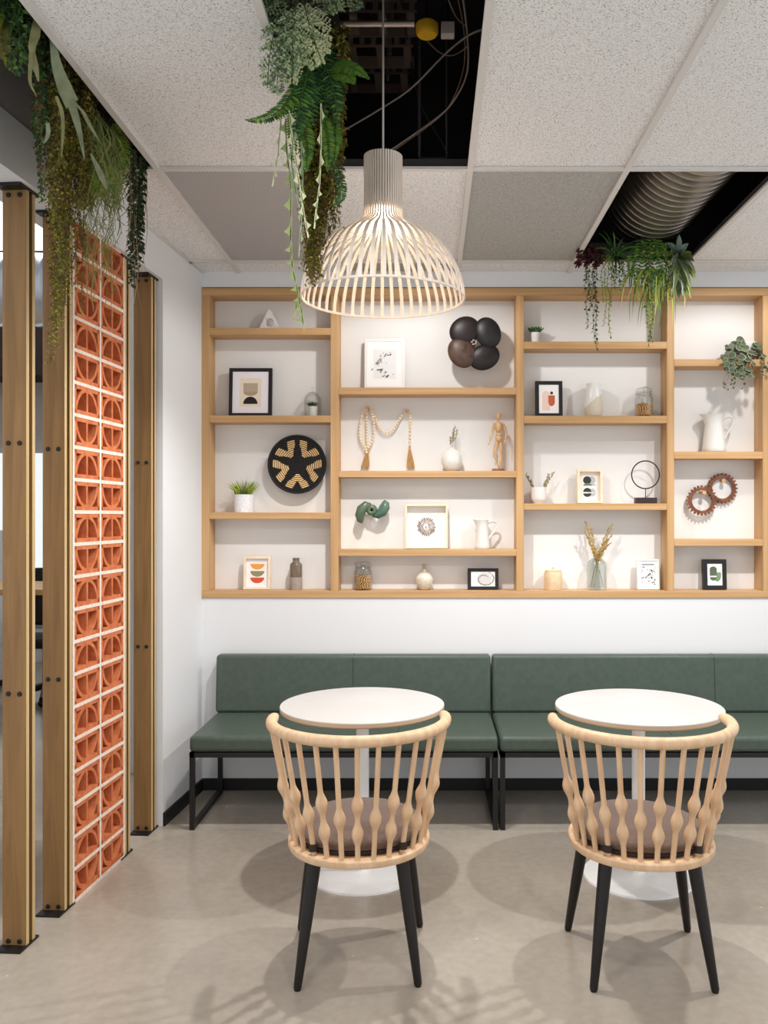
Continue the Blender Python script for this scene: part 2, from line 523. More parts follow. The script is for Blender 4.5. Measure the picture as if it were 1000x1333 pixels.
# ------------------------------------------------------------------ plenum contents
def spiral_duct(name, label, p0, p1, r, m, pitch=0.045, rib=0.006, loc=None):
    t = thing(name, label, 'duct', p0)
    p1 = Vector(p1) - Vector(p0); L = p1.length
    M = p1.to_track_quat('Z', 'Y').to_matrix().to_4x4()
    mb = MB(); prof = []
    n = int(L / pitch)
    for i in range(n):
        z = i * pitch
        prof += [(r, z), (r, z + pitch * .72), (r + rib, z + pitch * .8), (r + rib, z + pitch * .9)]
    mb.lathe(prof, 48, 0, M)
    mb.build('duct_body', m, t)
    mb = MB(); mb.lathe([(r - .004, 0.01), (r - .004, L - .01)], 48, 0, M)
    mb.build('duct_lining', steel_black, t)
    return t
spiral_duct('spiral_duct', 'round ribbed metal air duct inside the open ceiling bay at right', (1.19, 2.3, 3.25), (1.17, 4.74, 3.25), 0.25, galv, 0.062, 0.0035)
# cable ladder, beam, sensor, box, cables over the pendant
def up(px, py, Z):  # a point above the ceiling seen at this pixel
    Y = (Z - H) * F / (CY - py)
    return W(px, py, Y)
galv_light = mat('galvanised_tray', (112, 98, 90), .5, metal=.3)
for lab, py, Z, hh in (('pale perforated cable tray crossing the dark open bay above the pendant', 61, 3.42, .05), ('dimmer perforated cable tray lower in the dark bay, behind the fern tip', 96, 3.40, .04), ('topmost perforated cable tray at the photo top, in the dark bay', 16, 3.46, .05)):
    p = up(440, py, Z)
    t = thing('cable_tray', lab, 'cable tray', p, 0, 'cable trays in the open bay')
    mb = MB(); L = .30
    mb.box(-.2, L, 0, .004, hh * .8, hh); mb.box(-.2, L, 0, .004, 0, hh * .2)
    for i in range(11):
        x0 = -.19 + i * .046
        mb.box(x0, x0 + .02, 0, .004, hh * .2, hh * .8)
    mb.box(-.2, L, .16, .164, 0, hh)
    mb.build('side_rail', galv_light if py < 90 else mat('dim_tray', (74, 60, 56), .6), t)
    mb = MB()
    for i in range(5): mb.box(-.18 + i * .11, -.15 + i * .11, .004, .16, .004, .01)
    for x0 in (-.15, .2): mb.box(x0, x0 + .01, .07, .08, .01, 3.99 - Z)
    mb.build('rung', galv_light, t)
p = up(440, 31, 3.42)
t = thing('conduit', 'thin metal conduit pipe across the dark open bay above the pendant', 'pipe', p)
mb = MB(); mb.tube([(-.2, 0, 0), (.29, .0, 0)], .012, 10); mb.build('pipe', mat('conduit_metal', (186, 172, 160), .35, metal=.6), t)
mb = MB(); mb.box(.1, .12, -.004, .004, .0, .57); mb.build('hanger', steel_black, t)
t = thing('steel_channel', 'black vertical steel channel inside the dark open ceiling bay', 'bracket', (.0135, 3.42, 2.99))
mb = MB(); mb.box(-.062, -.052, 0, .02, 0, 1.0); mb.box(.05, .056, 0, .02, 0, 1.0); mb.box(-.062, .056, 0, .02, 0, .012)
mb.build('channel', mat('dull_black_steel', (70, 68, 72), .5), t)
p = up(556, 46, 3.38)
t = thing('ceiling_device', 'yellow lidded electrical device in the dark open bay', 'electrical device', p)
mb = MB(); mb.lathe([(0, 0), (.036, 0), (.043, .01), (.043, .04), (.03, .05), (0, .05)], 24); mb.build('housing', mat('yellow_lid', (236, 190, 50), .5), t)
mb = MB(); mb.tube([(0, 0, .05), (0, 0, .61)], .006, 8); mb.build('hanger_rod', steel_black, t)
p = up(583, 48, 3.38)
t = thing('junction_box', 'small grey white junction box beside the yellow device in the open bay', 'junction box', p)
mb = MB(); mb.box(-.026, .026, -.02, .02, 0, .05); mb.build('box_body', mat('box_grey', (214, 208, 204), .6), t, bevel=.004)
mb = MB(); mb.box(-.006, .006, -.006, .006, .05, .61); mb.build('hanger', steel_black, t)
def cable(name, label, pts, r, m):
    mb = MB()
    out = []
    P = [Vector(p) for p in pts]
    P = [P[0]] + P + [P[-1]]
    for i in range(1, len(P) - 2):
        for k in range(8):
            u = k / 8
            a, b, c, d = P[i - 1], P[i], P[i + 1], P[i + 2]
            out.append(0.5 * ((2 * b) + (c - a) * u + (2 * a - 5 * b + 4 * c - d) * u * u + (3 * b - a - 3 * c + d) * u ** 3))
    out.append(P[-1])
    mb.tube(out, r, 6)
    tag(mb.build(name, m), label, 'cable', 'cables in the open bay above the pendant')
cable('loose_cable', 'long grey cable rising diagonally to the right across the dark bay', [up(430, 180, 3.05), up(490, 145, 3.15), up(535, 115, 3.2), up(580, 70, 3.25), up(612, 45, 3.2), up(640, 35, 3.2)], .0035, cable_grey)
cable('loose_cable', 'grey cable bundle drooping from the right down to the pendant top', [up(505, 198, 3.0), up(560, 160, 3.1), up(588, 135, 3.15), up(608, 95, 3.2), up(608, 40, 3.25), up(600, -20, 3.3)], .0035, cable_grey)
cable('loose_cable', 'thin brown cable running beside the drooping bundle in dark bay', [up(508, 199, 3.0), up(555, 166, 3.1), up(584, 139, 3.15), up(603, 92, 3.21), up(604, 40, 3.26), up(592, -20, 3.3)], .002, mat('brown_cable', (112, 88, 66), .6))
cable('loose_cable', 'grey cable looping below the yellow device in the dark bay', [up(553, 50, 3.4), up(572, 68, 3.35), up(590, 72, 3.35), up(610, 60, 3.3)], .0025, cable_grey)
cable('loose_cable', 'short grey cable falling from the top of the dark bay at right', [up(580, -10, 3.4), up(594, 22, 3.35), up(607, 34, 3.3)], .0025, cable_grey)
cable('loose_cable', 'black cable dropping behind the pendant cord in the dark bay', [up(520, -10, 3.5), up(530, 50, 3.45), up(540, 110, 3.4), up(548, 140, 3.35)], .0035, cable_black)
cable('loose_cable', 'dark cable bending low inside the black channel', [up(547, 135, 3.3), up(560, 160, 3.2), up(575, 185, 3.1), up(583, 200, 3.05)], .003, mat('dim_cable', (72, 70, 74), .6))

# ------------------------------------------------------------------ shelving built into the wall
def sx(px): return (px - CX) * YW / F
def sz(py): return H - (py - CY) * YW / F
t = thing('built_in_shelving', 'oak built-in wall shelving with staggered shelves filling the back wall niche', 'shelving', ((NL + NR) / 2, YW, zb))
bx, bz = (NL + NR) / 2, zb
FY = -0.008
E = 0.0
def board(name, x0, x1, z0, z1, m, fy=FY):
    mb = MB(); mb.box(x0 - bx, x1 - bx, fy, SHELF_D - .0005, z0 - bz, z1 - bz)
    return mb.build(name, m, t, bevel=.0015, seg=1)
ux = [(NL + .001, sx(273)), (sx(430.5), sx(441)), (sx(672), sx(682)), (sx(868), sx(877.5)), (sx(992.7), sx(1003)), (NR - .045, NR - .001)]
board('top_board', NL + .001, NR - .001, sz(385), zt - .003, oak_h)
board('bottom_board', NL + .001, NR - .001, zb + .001, sz(769), oak_h)
for a, b in ux: board('upright', a, b, sz(769), sz(385), oak_v, FY + .0012)
cols = {0: [(427.2, 436.3), (541, 550), (667, 675.7)], 1: [(504.7, 513.7), (613, 621.5), (715.2, 723.7)],
        2: [(445, 454.3), (541.5, 551), (655.5, 664)], 3: [(468, 477), (588, 597.3), (702, 710.7)], 4: [(520, 529), (640, 649)]}
SH = {}
for c, lst in cols.items():
    for i, (a, b) in enumerate(lst):
        board('shelf', ux[c][1], ux[c + 1][0], sz(b), sz(a), oak_h)
        SH[(c, i)] = sz(a)
    SH[(c, 3)] = sz(769)
mb = MB(); mb.box(NL, NR, YW - .004, YW + .01, zt - .003, zt + .001)  # thin black strip along the top edge of the shelving
struct(mb.build('shelf_top_strip', black_base, smooth=0))

# ------------------------------------------------------------------ partition: posts and terracotta screen
PW, PT = 0.088, 0.02
def pt(Y): return Vector((hx(Y) - 0.024, Y, 0))
def make_post(label, Y, ztop=2.735):
    p = pt(Y)
    t = thing('oak_post', label, 'post', p, -ANG, 'oak posts of the partition')
    bd = None
    for k in range(2):
        mb = MB(); y0 = k * 2 * PT
        mb.box(-PW, 0, y0, y0 + PT, .008, ztop - .012)
        # lighter long-grain edges
        mb.box(-.0005, .0006, y0 + .001, y0 + PT - .001, .008, ztop - .012, 1)
        bo = mb.build('board', [post_oak, post_edge], t)
        bd = bd or bo
    mb = MB(); mb.box(-PW + .012, -.012, PT, 2 * PT, .008, ztop - .005)
    mb.build('steel_core', steel_dark, t)
    mb = MB(); mb.box(-PW - .004, .004, -.045, 3 * PT + .02, .0, .008); mb.build('base_plate', steel_black, t)
    mb = MB(); mb.box(-PW - .004, .004, -.045, 3 * PT + .02, ztop - .012, ztop - .001); mb.build('top_plate', steel_black, t)
    for z in (.022, .911, 1.813, 2.705):
        for fx in (.25, .73):
            mb = MB()
            mb.lathe([(.0, 0), (.0085, 0), (.009, .002), (.0075, .005), (0, .0055)], 14, 0, Matrix.Translation((-PW + PW * fx, 0, z)) @ Matrix.Rotation(R(90), 4, 'X'))
            mb.build('bolt_head', steel_black, bd)
    return t
make_post('oak post nearest the camera, at the left edge of the photo', 3.035)
make_post('oak post at the near edge of the terracotta block screen', 3.305)
make_post('oak post at the far edge of the terracotta block screen', 3.842)
make_post('oak post standing next to the white wall end, behind the screen', 4.14)

BY0 = 3.305 + 3 * PT + .001
BL, BH, MO = .225, .1165, .0142
scr = thing('terracotta_block_screen', 'screen of stacked terracotta breeze blocks with half-circle openings, white mortar', 'screen', Vector((hx(BY0) - .022, BY0, 0)), -ANG)
BD = .085
mbB = MB(); mbM = MB()
LEN = 3.842 - BY0 - .002
BL = (LEN - 3 * MO) / 2
rows = 21
for r in range(rows):
    z0 = r * (BH + MO * .95) + MO
    mbM.box(-BD, .0015, 0, LEN, z0 - MO, z0)
    for c in range(2):
        y0 = MO + c * (BL + MO)
        mbM.box(-BD, .0012, y0 - MO, y0, z0, z0 + BH)
        j = lambda s: rnd.uniform(-s, s)
        w = .0165
        mbB.box(-BD, 0, y0, y0 + BL, z0, z0 + w)
        mbB.box(-BD, 0, y0, y0 + BL, z0 + BH - w, z0 + BH)
        mbB.box(-BD, 0, y0, y0 + w, z0, z0 + BH)
        mbB.box(-BD, 0, y0 + BL - w, y0 + BL, z0, z0 + BH)
        yc = y0 + BL / 2 + j(.002)
        mbB.box(-BD, -.0005, yc - .007, yc + .007, z0, z0 + BH)
        up_ = (r % 2 == 1)
        N = 20
        ro, ri = (BL / 2 - .008, BH - .006), (BL / 2 - .022, BH - .021)
        O = []; I = []
        for k in range(N + 1):
            a = PI * k / N
            zo, zi = ro[1] * math.sin(a), ri[1] * math.sin(a)
            if not up_: zo, zi = BH - zo, BH - zi
            O.append((yc + ro[0] * math.cos(a), z0 + zo)); I.append((yc + ri[0] * math.cos(a), z0 + zi))
        vs = [(-.0008, y, z) for y, z in O] + [(-.0008, y, z) for y, z in I] + [(-BD, y, z) for y, z in O] + [(-BD, y, z) for y, z in I]
        fs = []; n = N + 1
        for k in range(N):
            fs += [(k, k + 1, n + k + 1, n + k), (2 * n + k + 1, 2 * n + k, 3 * n + k, 3 * n + k + 1), (k + 1, k, 2 * n + k, 2 * n + k + 1), (n + k, n + k + 1, 3 * n + k + 1, 3 * n + k)]
        mbB.add(vs, fs, 0)
        # solid crown where the arch meets the block edge
        zc = z0 + BH - w - .006 if up_ else z0 + w - .004
        mbB.box(-BD, -.001, yc - .03, yc + .03, zc, zc + .01)
    mbM.box(-BD, .0012, LEN - MO, LEN, z0, z0 + BH)
zt_ = rows * (BH + MO * .95) + MO
mbM.box(-BD, .0015, 0, LEN, zt_ - MO, 2.7345 if zt_ < 2.734 else zt_)
mbB.build('blocks', terracotta, scr, smooth=25)
mbM.build('mortar_joints', mortar, scr, smooth=0)

# ------------------------------------------------------------------ bench
def make_bench(label, x0, x1, seams, seat_seams):
    xm = (x0 + x1) / 2
    L = x1 - x0
    t = thing('upholstered_bench', label, 'bench', (xm, 4.165, 0), 0, 'green benches along the wall')
    h = L / 2
    mb = MB(); mb.box(-h, h, 0, .60, .383, .463)
    seat_o = mb.build('seat', green_leather, t, bevel=.022, seg=4)
    mb = MB()
    a = math.tan(R(4))
    mb.add([(-h, .505, .462), (h, .505, .462), (h, .605, .462), (-h, .605, .462), (-h, .53, .778), (h, .53, .778), (h, .605, .778), (-h, .605, .778)],
           [(0, 3, 2, 1), (4, 5, 6, 7), (0, 1, 5, 4), (1, 2, 6, 5), (2, 3, 7, 6), (3, 0, 4, 7)])
    back_o = mb.build('backrest', green_leather, t, bevel=.018, seg=4)
    for s in seams:
        mb = MB(); mb.tube([(s - xm, .5052, .475), (s - xm, .5287, .765), (s - xm, .545, .7785), (s - xm, .59, .7785)], .0018, 6)
        mb.build('seam', green_seam, back_o)
    for s in seat_seams:
        mb = MB(); mb.tube([(s - xm, .0005, .395), (s - xm, .0005, .44), (s - xm, .0075, .457), (s - xm, .024, .4632), (s - xm, .5, .4632)], .0016, 6)
        mb.build('seam', green_seam, seat_o)
    T = .024
    mb = MB()
    mb.box(-h + .002, h - .002, .004, .004 + T, .359, .383)
    mb.box(-h + .002, h - .002, .56, .56 + T, .359, .383)
    for s in (-h + .002, h - .002 - T): mb.box(s, s + T, .004, .584, .359, .383)
    mb.build('frame', steel_black, t)
    for s in (-h + .002, h - .002 - T):
        mb = MB()
        mb.box(s, s + T, .004, .004 + T, T, .359); mb.box(s, s + T, .56, .56 + T, T, .359); mb.box(s, s + T, .004, .584, 0, T)
        mb.build('leg', steel_black, t, label='sled leg of black square steel tube')
    return t
make_bench('dark green upholstered bench on black steel legs, left one beside the wall end', -1.19, .337, [-.4265], [-.16])
make_bench('dark green upholstered bench on black steel legs, right one running out of frame', .345, 2.81, [1.578], [1.2])

# ------------------------------------------------------------------ tables
def make_table(label, loc):
    t = thing('round_cafe_table', label, 'table', loc, 0, 'round white cafe tables')
    mb = MB()
    mb.lathe([(0, .735), (.350, .735), (.355, .7335), (.356, .730)], 72, 0)
    mb.lathe([(.356, .730), (.3555, .716), (.350, .711), (0, .711)], 72, 1)
    mb.build('tabletop', [table_white, ply_edge], t)
    mb = MB(); mb.lathe([(0, .711), (.09, .711), (.09, .704), (.028, .70), (.0275, .014), (0, .014)], 32)
    mb.build('column', metal_white, t)
    mb = MB(); mb.lathe([(0, .016), (.05, .016), (.22, .011), (.234, .008), (.236, 0), (0, 0)], 64)
    mb.build('base', metal_white, t)
    return t
tb = make_table('round white cafe table with plywood edge in front of the left bench', (-.294, 3.68, 0))
dup(tb, (.899, 3.645, 0), 0, 'round white cafe table with plywood edge in front of the right bench')

# ------------------------------------------------------------------ chairs
def make_chair(label, loc, rz):
    t = thing('spindle_back_chair', label, 'chair', loc, rz, 'spindle back chairs')
    n = 56
    def outline(rx, yb, yf, z):
        pts = []
        for k in range(n):
            a = 2 * PI * k / n
            c, s = math.cos(a), math.sin(a)
            pts.append((rx * math.copysign(abs(c) ** .95, c), (yf if s > 0 else yb) * abs(s) ** .95 * (1 if s > 0 else -1), z))
        return pts
    def slab(mb, layers, mi=0):
        vs = []; fs = []
        for l in layers: vs += l
        k = len(layers)
        for i in range(k - 1):
            for q in range(n):
                q2 = (q + 1) % n
                fs.append((i * n + q, i * n + q2, (i + 1) * n + q2, (i + 1) * n + q))
        fs.append(tuple(range(n - 1, -1, -1))); fs.append(tuple(range((k - 1) * n, k * n)))
        mb.add(vs, fs, mi)
    mb = MB()
    slab(mb, [outline(.225, .230, .245, .404), outline(.243, .248, .263, .409), outline(.248, .253, .268, .418), outline(.247, .252, .267, .431), outline(.242, .247, .262, .436)])
    mb.build('seat', beech, t)
    mb = MB()
    slab(mb, [outline(.212, .205, .25, .452), outline(.220, .212, .257, .456), outline(.222, .213, .258, .464), outline(.219, .210, .255, .474), outline(.203, .196, .24, .481), outline(.13, .12, .15, .484)])
    cush = mb.build('seat_cushion', fabric_brown, t, smooth=60)
    mb = MB()
    slab(mb, [outline(.212, .206, .25, .4365), outline(.219, .212, .257, .44), outline(.219, .212, .257, .4525)])
    mb.build('cushion_base', leather_brown, cush, smooth=60)
    for s in (-1, 1):
        mb = MB(); mb.tube([(s * .145, -.135, .405), (s * .172, -.168, .2), (s * .197, -.2, .01), (s * .1975, -.201, 0)], [.0235, .0195, .0135, .0105], 20)
        mb.build('leg', leg_black, t)
        mb = MB(); mb.tube([(s * .165, .15, .405), (s * .195, .178, .2), (s * .222, .203, .01), (s * .2225, .204, 0)], [.0235, .0195, .0135, .0105], 20)
        mb.build('leg', leg_black, t)
    RR, CYR, ZR = .304, -.006, .838
    pts = []; rad = []
    for i in range(49):
        a = R(-101 + 202 * i / 48)
        e = min(i, 48 - i)
        pts.append((RR * math.sin(a), CYR - RR * math.cos(a), ZR))
        rad.append(.0195 if e > 1 else (.012 if e == 0 else .0175))
    mb = MB(); mb.tube(pts, rad, 16); mb.build('back_rail', beech, t, smooth=60)
    for i in range(13):
        a = R(-78 + 13 * i)
        top = Vector((RR * math.sin(a), CYR - RR * math.cos(a), ZR - .012))
        bot = Vector((.229 * math.sin(a), -.234 * math.cos(a) + .0, .432))
        two = (i % 2 == 0)
        N = 40; P = []; rd = []
        for k in range(N + 1):
            u = k / N
            P.append(bot.lerp(top, u))
            r = .0088
            for c in ((.235, .485) if two else (.36,)):
                d = abs(u - c) / .112
                if d < 1: r = max(r, .0088 + .0112 * (math.cos(PI * d) * .5 + .5) ** 1.05)
            rd.append(r)
        mb = MB(); mb.tube(P, rd, 12, caps=False); mb.build('spindle', beech, t, smooth=60)
        if i in (3, 9):
            q = bot.lerp(top, .075)
            mb = MB()
            mb.lathe([(.0095, -.012), (.014, -.012), (.014, .012), (.0095, .012)], 14, 0, Matrix.Translation(q), closed=True)
            e = q * .93; e.z = q.z
            mb.tube([q, (e.x, e.y + .015, q.z + .003)], .0075, 8)
            mb.build('cushion_tie', leather_brown, cush)
    return t
ch = make_chair('pale wood spindle back chair facing the left table', (-.249, 2.975, 0), R(3.5))
dup(ch, (.735, 2.955, 0), R(-1), 'pale wood spindle back chair facing the right table')

# ------------------------------------------------------------------ pendant lamp
lamp = thing('pendant_lamp', 'pale birch slat dome pendant lamp hanging from the open ceiling bay', 'lamp', (-.16, 2.88, 2.288))
path = [(.064, .487), (.064, .40), (.064, .32), (.065, .288), (.071, .268), (.094, .249), (.127, .231), (.164, .211), (.201, .181), (.232, .143), (.258, .094), (.274, .042), (.278, .0)]
# smooth the path
def catmull(P, k=4):
    P = [Vector(p) for p in P]; Q = [P[0]] + P + [P[-1]]; out = []
    for i in range(1, len(Q) - 2):
        for s in range(k):
            u = s / k; a, b, c, d = Q[i - 1], Q[i], Q[i + 1], Q[i + 2]
            out.append(0.5 * ((2 * b) + (c - a) * u + (2 * a - 5 * b + 4 * c - d) * u * u + (3 * b - a - 3 * c + d) * u ** 3))
    out.append(P[-1]); return out
sp = catmull([(r, z, 0) for r, z in path], 3)
NS = 46
mb = MB()
for s in range(NS):
    a = 2 * PI * s / NS
    ca, sa = math.cos(a), math.sin(a)
    vs = []; fs = []
    for i, p in enumerate(sp):
        r, z = p.x, p.y
        q0, q1 = sp[max(i - 1, 0)], sp[min(i + 1, len(sp) - 1)]
        tr, tz = q1.x - q0.x, q1.y - q0.y
        l = math.hypot(tr, tz); nr, nz = -tz / l, tr / l
        if nr < 0 or (abs(nr) < 1e-3 and nz < 0): nr, nz = -nr, -nz
        hw = .0031 + .0030 * min(1, max(0, (r - .066) / .12)); th = .0018
        for dw, dt in ((-hw, -th), (hw, -th), (hw, th), (-hw, th)):
            rr, zz = r + nr * dt, z + nz * dt
            vs.append((rr * ca - dw * sa, rr * sa + dw * ca, zz))
    for i in range(len(sp) - 1):
        for k in range(4):
            k2 = (k + 1) % 4
            fs.append((i * 4 + k, i * 4 + k2, (i + 1) * 4 + k2, (i + 1) * 4 + k))
    fs.append((3, 2, 1, 0)); e = (len(sp) - 1) * 4; fs.append((e, e + 1, e + 2, e + 3))
    mb.add(vs, fs)
mb.build('shade_slats', birch, lamp)
mb = MB(); mb.lathe([(.2745, 0), (.2785, 0), (.2795, .004), (.2775, .008), (.2735, .008)], 96, closed=True); mb.build('shade_rim', birch, lamp)
mb = MB(); mb.lathe([(.0585, .487), (.0585, .30)], 48); mb.lathe([(.0575, .30), (.0575, .487)], 48)
mb.lathe([(0, .485), (.062, .485)], 48); mb.build('neck_liner', birch_neck, lamp)
mb = MB(); mb.lathe([(0, .40), (.02, .40), (.022, .33), (0, .33)], 20); mb.build('bulb_holder', metal_white, lamp)
mb = MB(); mb.sphere((0, 0, .29), (.034, .034, .042), 20, 14)
mb.build('bulb', mat('glowing_bulb', (255, 230, 195), .4, emit=(255, 234, 210), estr=16.0), lamp)
mb = MB(); mb.tube([(0, 0, .485), (0, 0, 1.71)], .0035, 8); mb.build('cord', mat('white_cord', (226, 216, 210), .6), lamp)
# ------------------------------------------------------------------ things on the shelves
YO = YW + .062
def spot(px0, px1, pyt, key, Y=YO):
    """centre x, width, height above the shelf and shelf height for an object seen in this box"""
    z = SH[key]
    x0, x1 = W(px0, 0, Y).x, W(px1, 0, Y).x
    zt = W(0, pyt, Y).z
    return (x0 + x1) / 2, x1 - x0, zt - z, z + .0006

def pm(name, c):
    return mat('ink_' + name, c, .85)

def picture_frame(name, label, box, key, border, fm, art, mat_in=0.0, depth=.018, Y=YO, lean=4.0, recess=.004):
    x, w, h, z = spot(box[0], box[1], box[2], key, Y)
    t = thing(name, label, 'picture frame', (x, Y, z))
    k = Matrix.Rotation(R(-lean), 4, 'X')
    hw = w / 2; h = h / math.cos(R(lean))
    b = border * YO / F
    mb = MB()
    y0, y1 = -depth / 2, depth / 2
    mb.loop_prism([(-hw, .001), (hw, .001), (hw, h), (-hw, h)], [(-hw + b, b), (hw - b, b), (hw - b, h - b), (-hw + b, h - b)], y0, y1, 0, k)
    mb.build('frame_border', fm, t, bevel=.0008, seg=1)
    mb = MB(); mb.box(-hw + b * .9, hw - b * .9, y1 - .003, y1 - .001, b * .9, h - b * .9, 0, k); mb.build('back_board', paper, t)
    # print: paper sheet with its inked shapes, each layer slightly in front of the last
    P = MB(); mats = [paper]
    iw, ih = w - 2 * b, h - 2 * b
    yp = y1 - .0035 if recess > .005 else y0 + recess
    P.disc([(-iw / 2, b), (iw / 2, b), (iw / 2, h - b), (-iw / 2, h - b)], yp, 0, k)
    lay = [yp]
    def shape(poly, m):
        # poly in unit coordinates of the opening: x -0.5..0.5, z 0..1
        if m not in mats: mats.append(m)
        lay[0] -= .0001
        P.disc([(px * iw, b + pz * ih) for px, pz in poly], lay[0], mats.index(m), k)
    art(shape, iw, ih)
    P.build('print', mats, t, smooth=0)
    mb = MB(); mb.disc([(-iw / 2, b), (iw / 2, b), (iw / 2, h - b), (-iw / 2, h - b)], y0 + .002, 0, k)
    return t

def rect(x0, x1, z0, z1): return [(x0, z0), (x1, z0), (x1, z1), (x0, z1)]
def ell(cx, cz, rx, rz, a0=0, a1=360, n=28):
    return [(cx + rx * math.cos(R(a0 + (a1 - a0) * i / n)), cz + rz * math.sin(R(a0 + (a1 - a0) * i / n))) for i in range(n + (0 if a1 - a0 == 360 else 1))]

# column 1 -----------------------------------------------------------
x, w, h, z = spot(337, 366, 402.5, (0, 0))
t = thing('marble_triangle', 'white marble triangle ornament with a round hole, on the top left shelf', 'ornament', (x, YO, z))
mb = MB(); N = 48
tri = [(-w / 2, 0), (w / 2, 0), (w * .03, h), (-w * .03, h)]
O = []
cx_, cz_, rr_ = 0.002, h * .34, w * .185
for i in range(N):
    a = 2 * PI * i / N; dx, dz = math.cos(a), math.sin(a); best = 9
    for q in range(4):
        (x0, z0), (x1, z1) = tri[q], tri[(q + 1) % 4]
        ex, ez = x1 - x0, z1 - z0
        den = dx * ez - dz * ex
        if abs(den) < 1e-9: continue
        s = ((x0 - cx_) * ez - (z0 - cz_) * ex) / den
        u = ((x0 - cx_) * dz - (z0 - cz_) * dx) / den
        if s > 0 and -1e-6 <= u <= 1 + 1e-6: best = min(best, s)
    O.append((cx_ + dx * best, cz_ + dz * best))
# snap the nearest outline points to the corners
for c in tri:
    i = min(range(N), key=lambda i: (O[i][0] - c[0]) ** 2 + (O[i][1] - c[1]) ** 2); O[i] = c
mb.loop_prism(O, [(cx_ + rr_ * math.cos(2 * PI * i / N), cz_ + rr_ * math.sin(2 * PI * i / N)) for i in range(N)], -.018, .018)
mb.build('triangle_body', mat('white_marble', (238, 236, 234), .4, col2=(205, 203, 202), scale=(30, 30, 30), lo=.5, hi=.75), t, bevel=.001, seg=1, smooth=30)

def art1(s, iw, ih):
    s(rect(-.5, .5, 0, 1), pm('lilac_white', (240, 234, 240)))
    s(rect(-.3, .3, .15, .84), pm('cream', (236, 222, 202)))
    s(rect(-.2, .2, .50, .72), pm('taupe', (184, 168, 146)))
    s(ell(0, .515, .2, .1, 180, 360), pm('taupe_dark', (176, 154, 128)))
    s(ell(0, .22, .2, .175, 0, 180), pm('black', (34, 28, 28)))
picture_frame('picture_frame', 'black picture frame with beige print of a half circle and black dome', (298, 354, 479), (0, 1), 4.6, frame_black, art1, depth=.02)

# cloche with potted succulent
x, w, h, z = spot(396, 418, 503, (0, 1))
t = thing('glass_cloche', 'small clear glass cloche with a knob covering a succulent, second left shelf', 'cloche', (x, YO, z))
r = w / 2
mb = MB()
prof = [(r, .001), (r, h * .5)] + [(r * math.cos(R(a)), h * .5 + h * .33 * math.sin(R(a))) for a in (20, 40, 60, 75, 86)] + [(.003, h * .845), (.003, h * .87), (.007, h * .90), (.008, h * .94), (.006, h * .985), (0, h)]
mb.lathe(prof, 32)
ip = [(r - .0015, .001), (r - .0015, h * .5)] + [((r - .0015) * math.cos(R(a)), h * .5 + (h * .33 - .0015) * math.sin(R(a))) for a in (20, 40, 60, 75)] + [(0, h * .5 + h * .33 - .0015)]
mb.lathe(ip[::-1], 32); mb.build('dome', glass, t, smooth=60)

def succulent(mb, c, n, L, w, up, r, mi=0):
    for i in range(n):
        u = i / n; a = i * 2.4
        el = R(15 + 65 * (1 - u) ** .8) if up else R(10 + 70 * (1 - u))
        el = R(88 - 46 * u)
        d = Vector((math.cos(a) * math.cos(el), math.sin(a) * math.cos(el), math.sin(el)))
        l = L * (.55 + .45 * u); ww = w * (.6 + .4 * u)
        b = Vector(c) + Vector((math.cos(a), math.sin(a), 0)) * r * u
        mb.sphere(b + d * l / 2, (ww / 2, ww / 4.5, l / 2), 6, 5, mi, (d.to_track_quat('Z', 'Y').to_matrix().to_4x4()))
succ_dark = leaf_mat('dark_succulent', (38, 62, 50), (64, 92, 70), .5, 60)
succ_green = leaf_mat('green_succulent', (44, 74, 44), (80, 116, 66), .5, 60)
def pot_prof(rb, rt, h, wall=.003):
    return [(0, .0), (rb, 0), (rt, h), (rt - wall, h), (rt - wall - .0005, h * .8), (0, h * .8)]
def small_pot(label, px0, px1, pyt, key, plant, group=None, Y=YO, taper=.85, m=ceramic, name='potted_succulent'):
    x, w, h, z = spot(px0, px1, pyt, key, Y)
    t = thing(name, label, 'potted plant', (x, Y, z), 0, group)
    mb = MB(); mb.lathe(pot_prof(w / 2 * taper, w / 2, h), 28); mb.build('pot', m, t)
    mb = MB(); mb.lathe([(w / 2 - .0035, h * .86), (0, h * .88)], 24); mb.build('potting_soil', soil, t)
    plant(t, w, h)
    return t
def pl1(t, w, h):
    mb = MB(); succulent(mb, (0, 0, h * .9), 26, .042, .014, True, w * .2); mb.build('succulent_leaves', succ_dark, t)
small_pot('dark spiky succulent in a white pot under the glass cloche', 400.5, 413.5, 529.5, (0, 1), pl1)

# woven basket on the wall
c = W(388, 605, YB - .035)
t = thing('woven_basket_plate', 'round black woven wall basket with straw-coloured star pattern', 'wall basket', (c.x, YB - .001, c.z))
Rb = 37.2 * (YB - .035) / F
prof = [(0, .012)]; ringf = []
NR_ = 15
for k in range(NR_):
    r0, r1 = Rb * k / NR_, Rb * (k + 1) / NR_
    base = .012 + .028 * ((k + .5) / NR_) ** 2
    for u, q in ((.25, .004), (.7, .004), (1.0, 0)):
        prof.append((r0 + (r1 - r0) * u, base + q)); ringf.append(k)
def bcol(i, k_):
    k = ringf[min(i, len(ringf) - 1)]
    f = (k + .5) / NR_
    th = 360 * (k_ + .5) / 160
    best = min(((th - p0 + 180) % 360) - 180 for p0 in (0,))
    res = 0
    for p0 in (-90, -18, 54, 126, 198):
        d = abs(((th - p0 + 180) % 360) - 180)
        if .30 < f < .90:
            wo = 7 + (f - .30) * 62
            wo = min(wo, 29)
            gap = 0 if f < .58 else 3 + (f - .58) * 34
            if gap < d < wo: res = 1
    if i % 3 == 2: res = 0
    return res
mb = MB(); mb.lathe(prof, 160, 0, Matrix.Rotation(R(90), 4, 'X'), mifn=bcol)
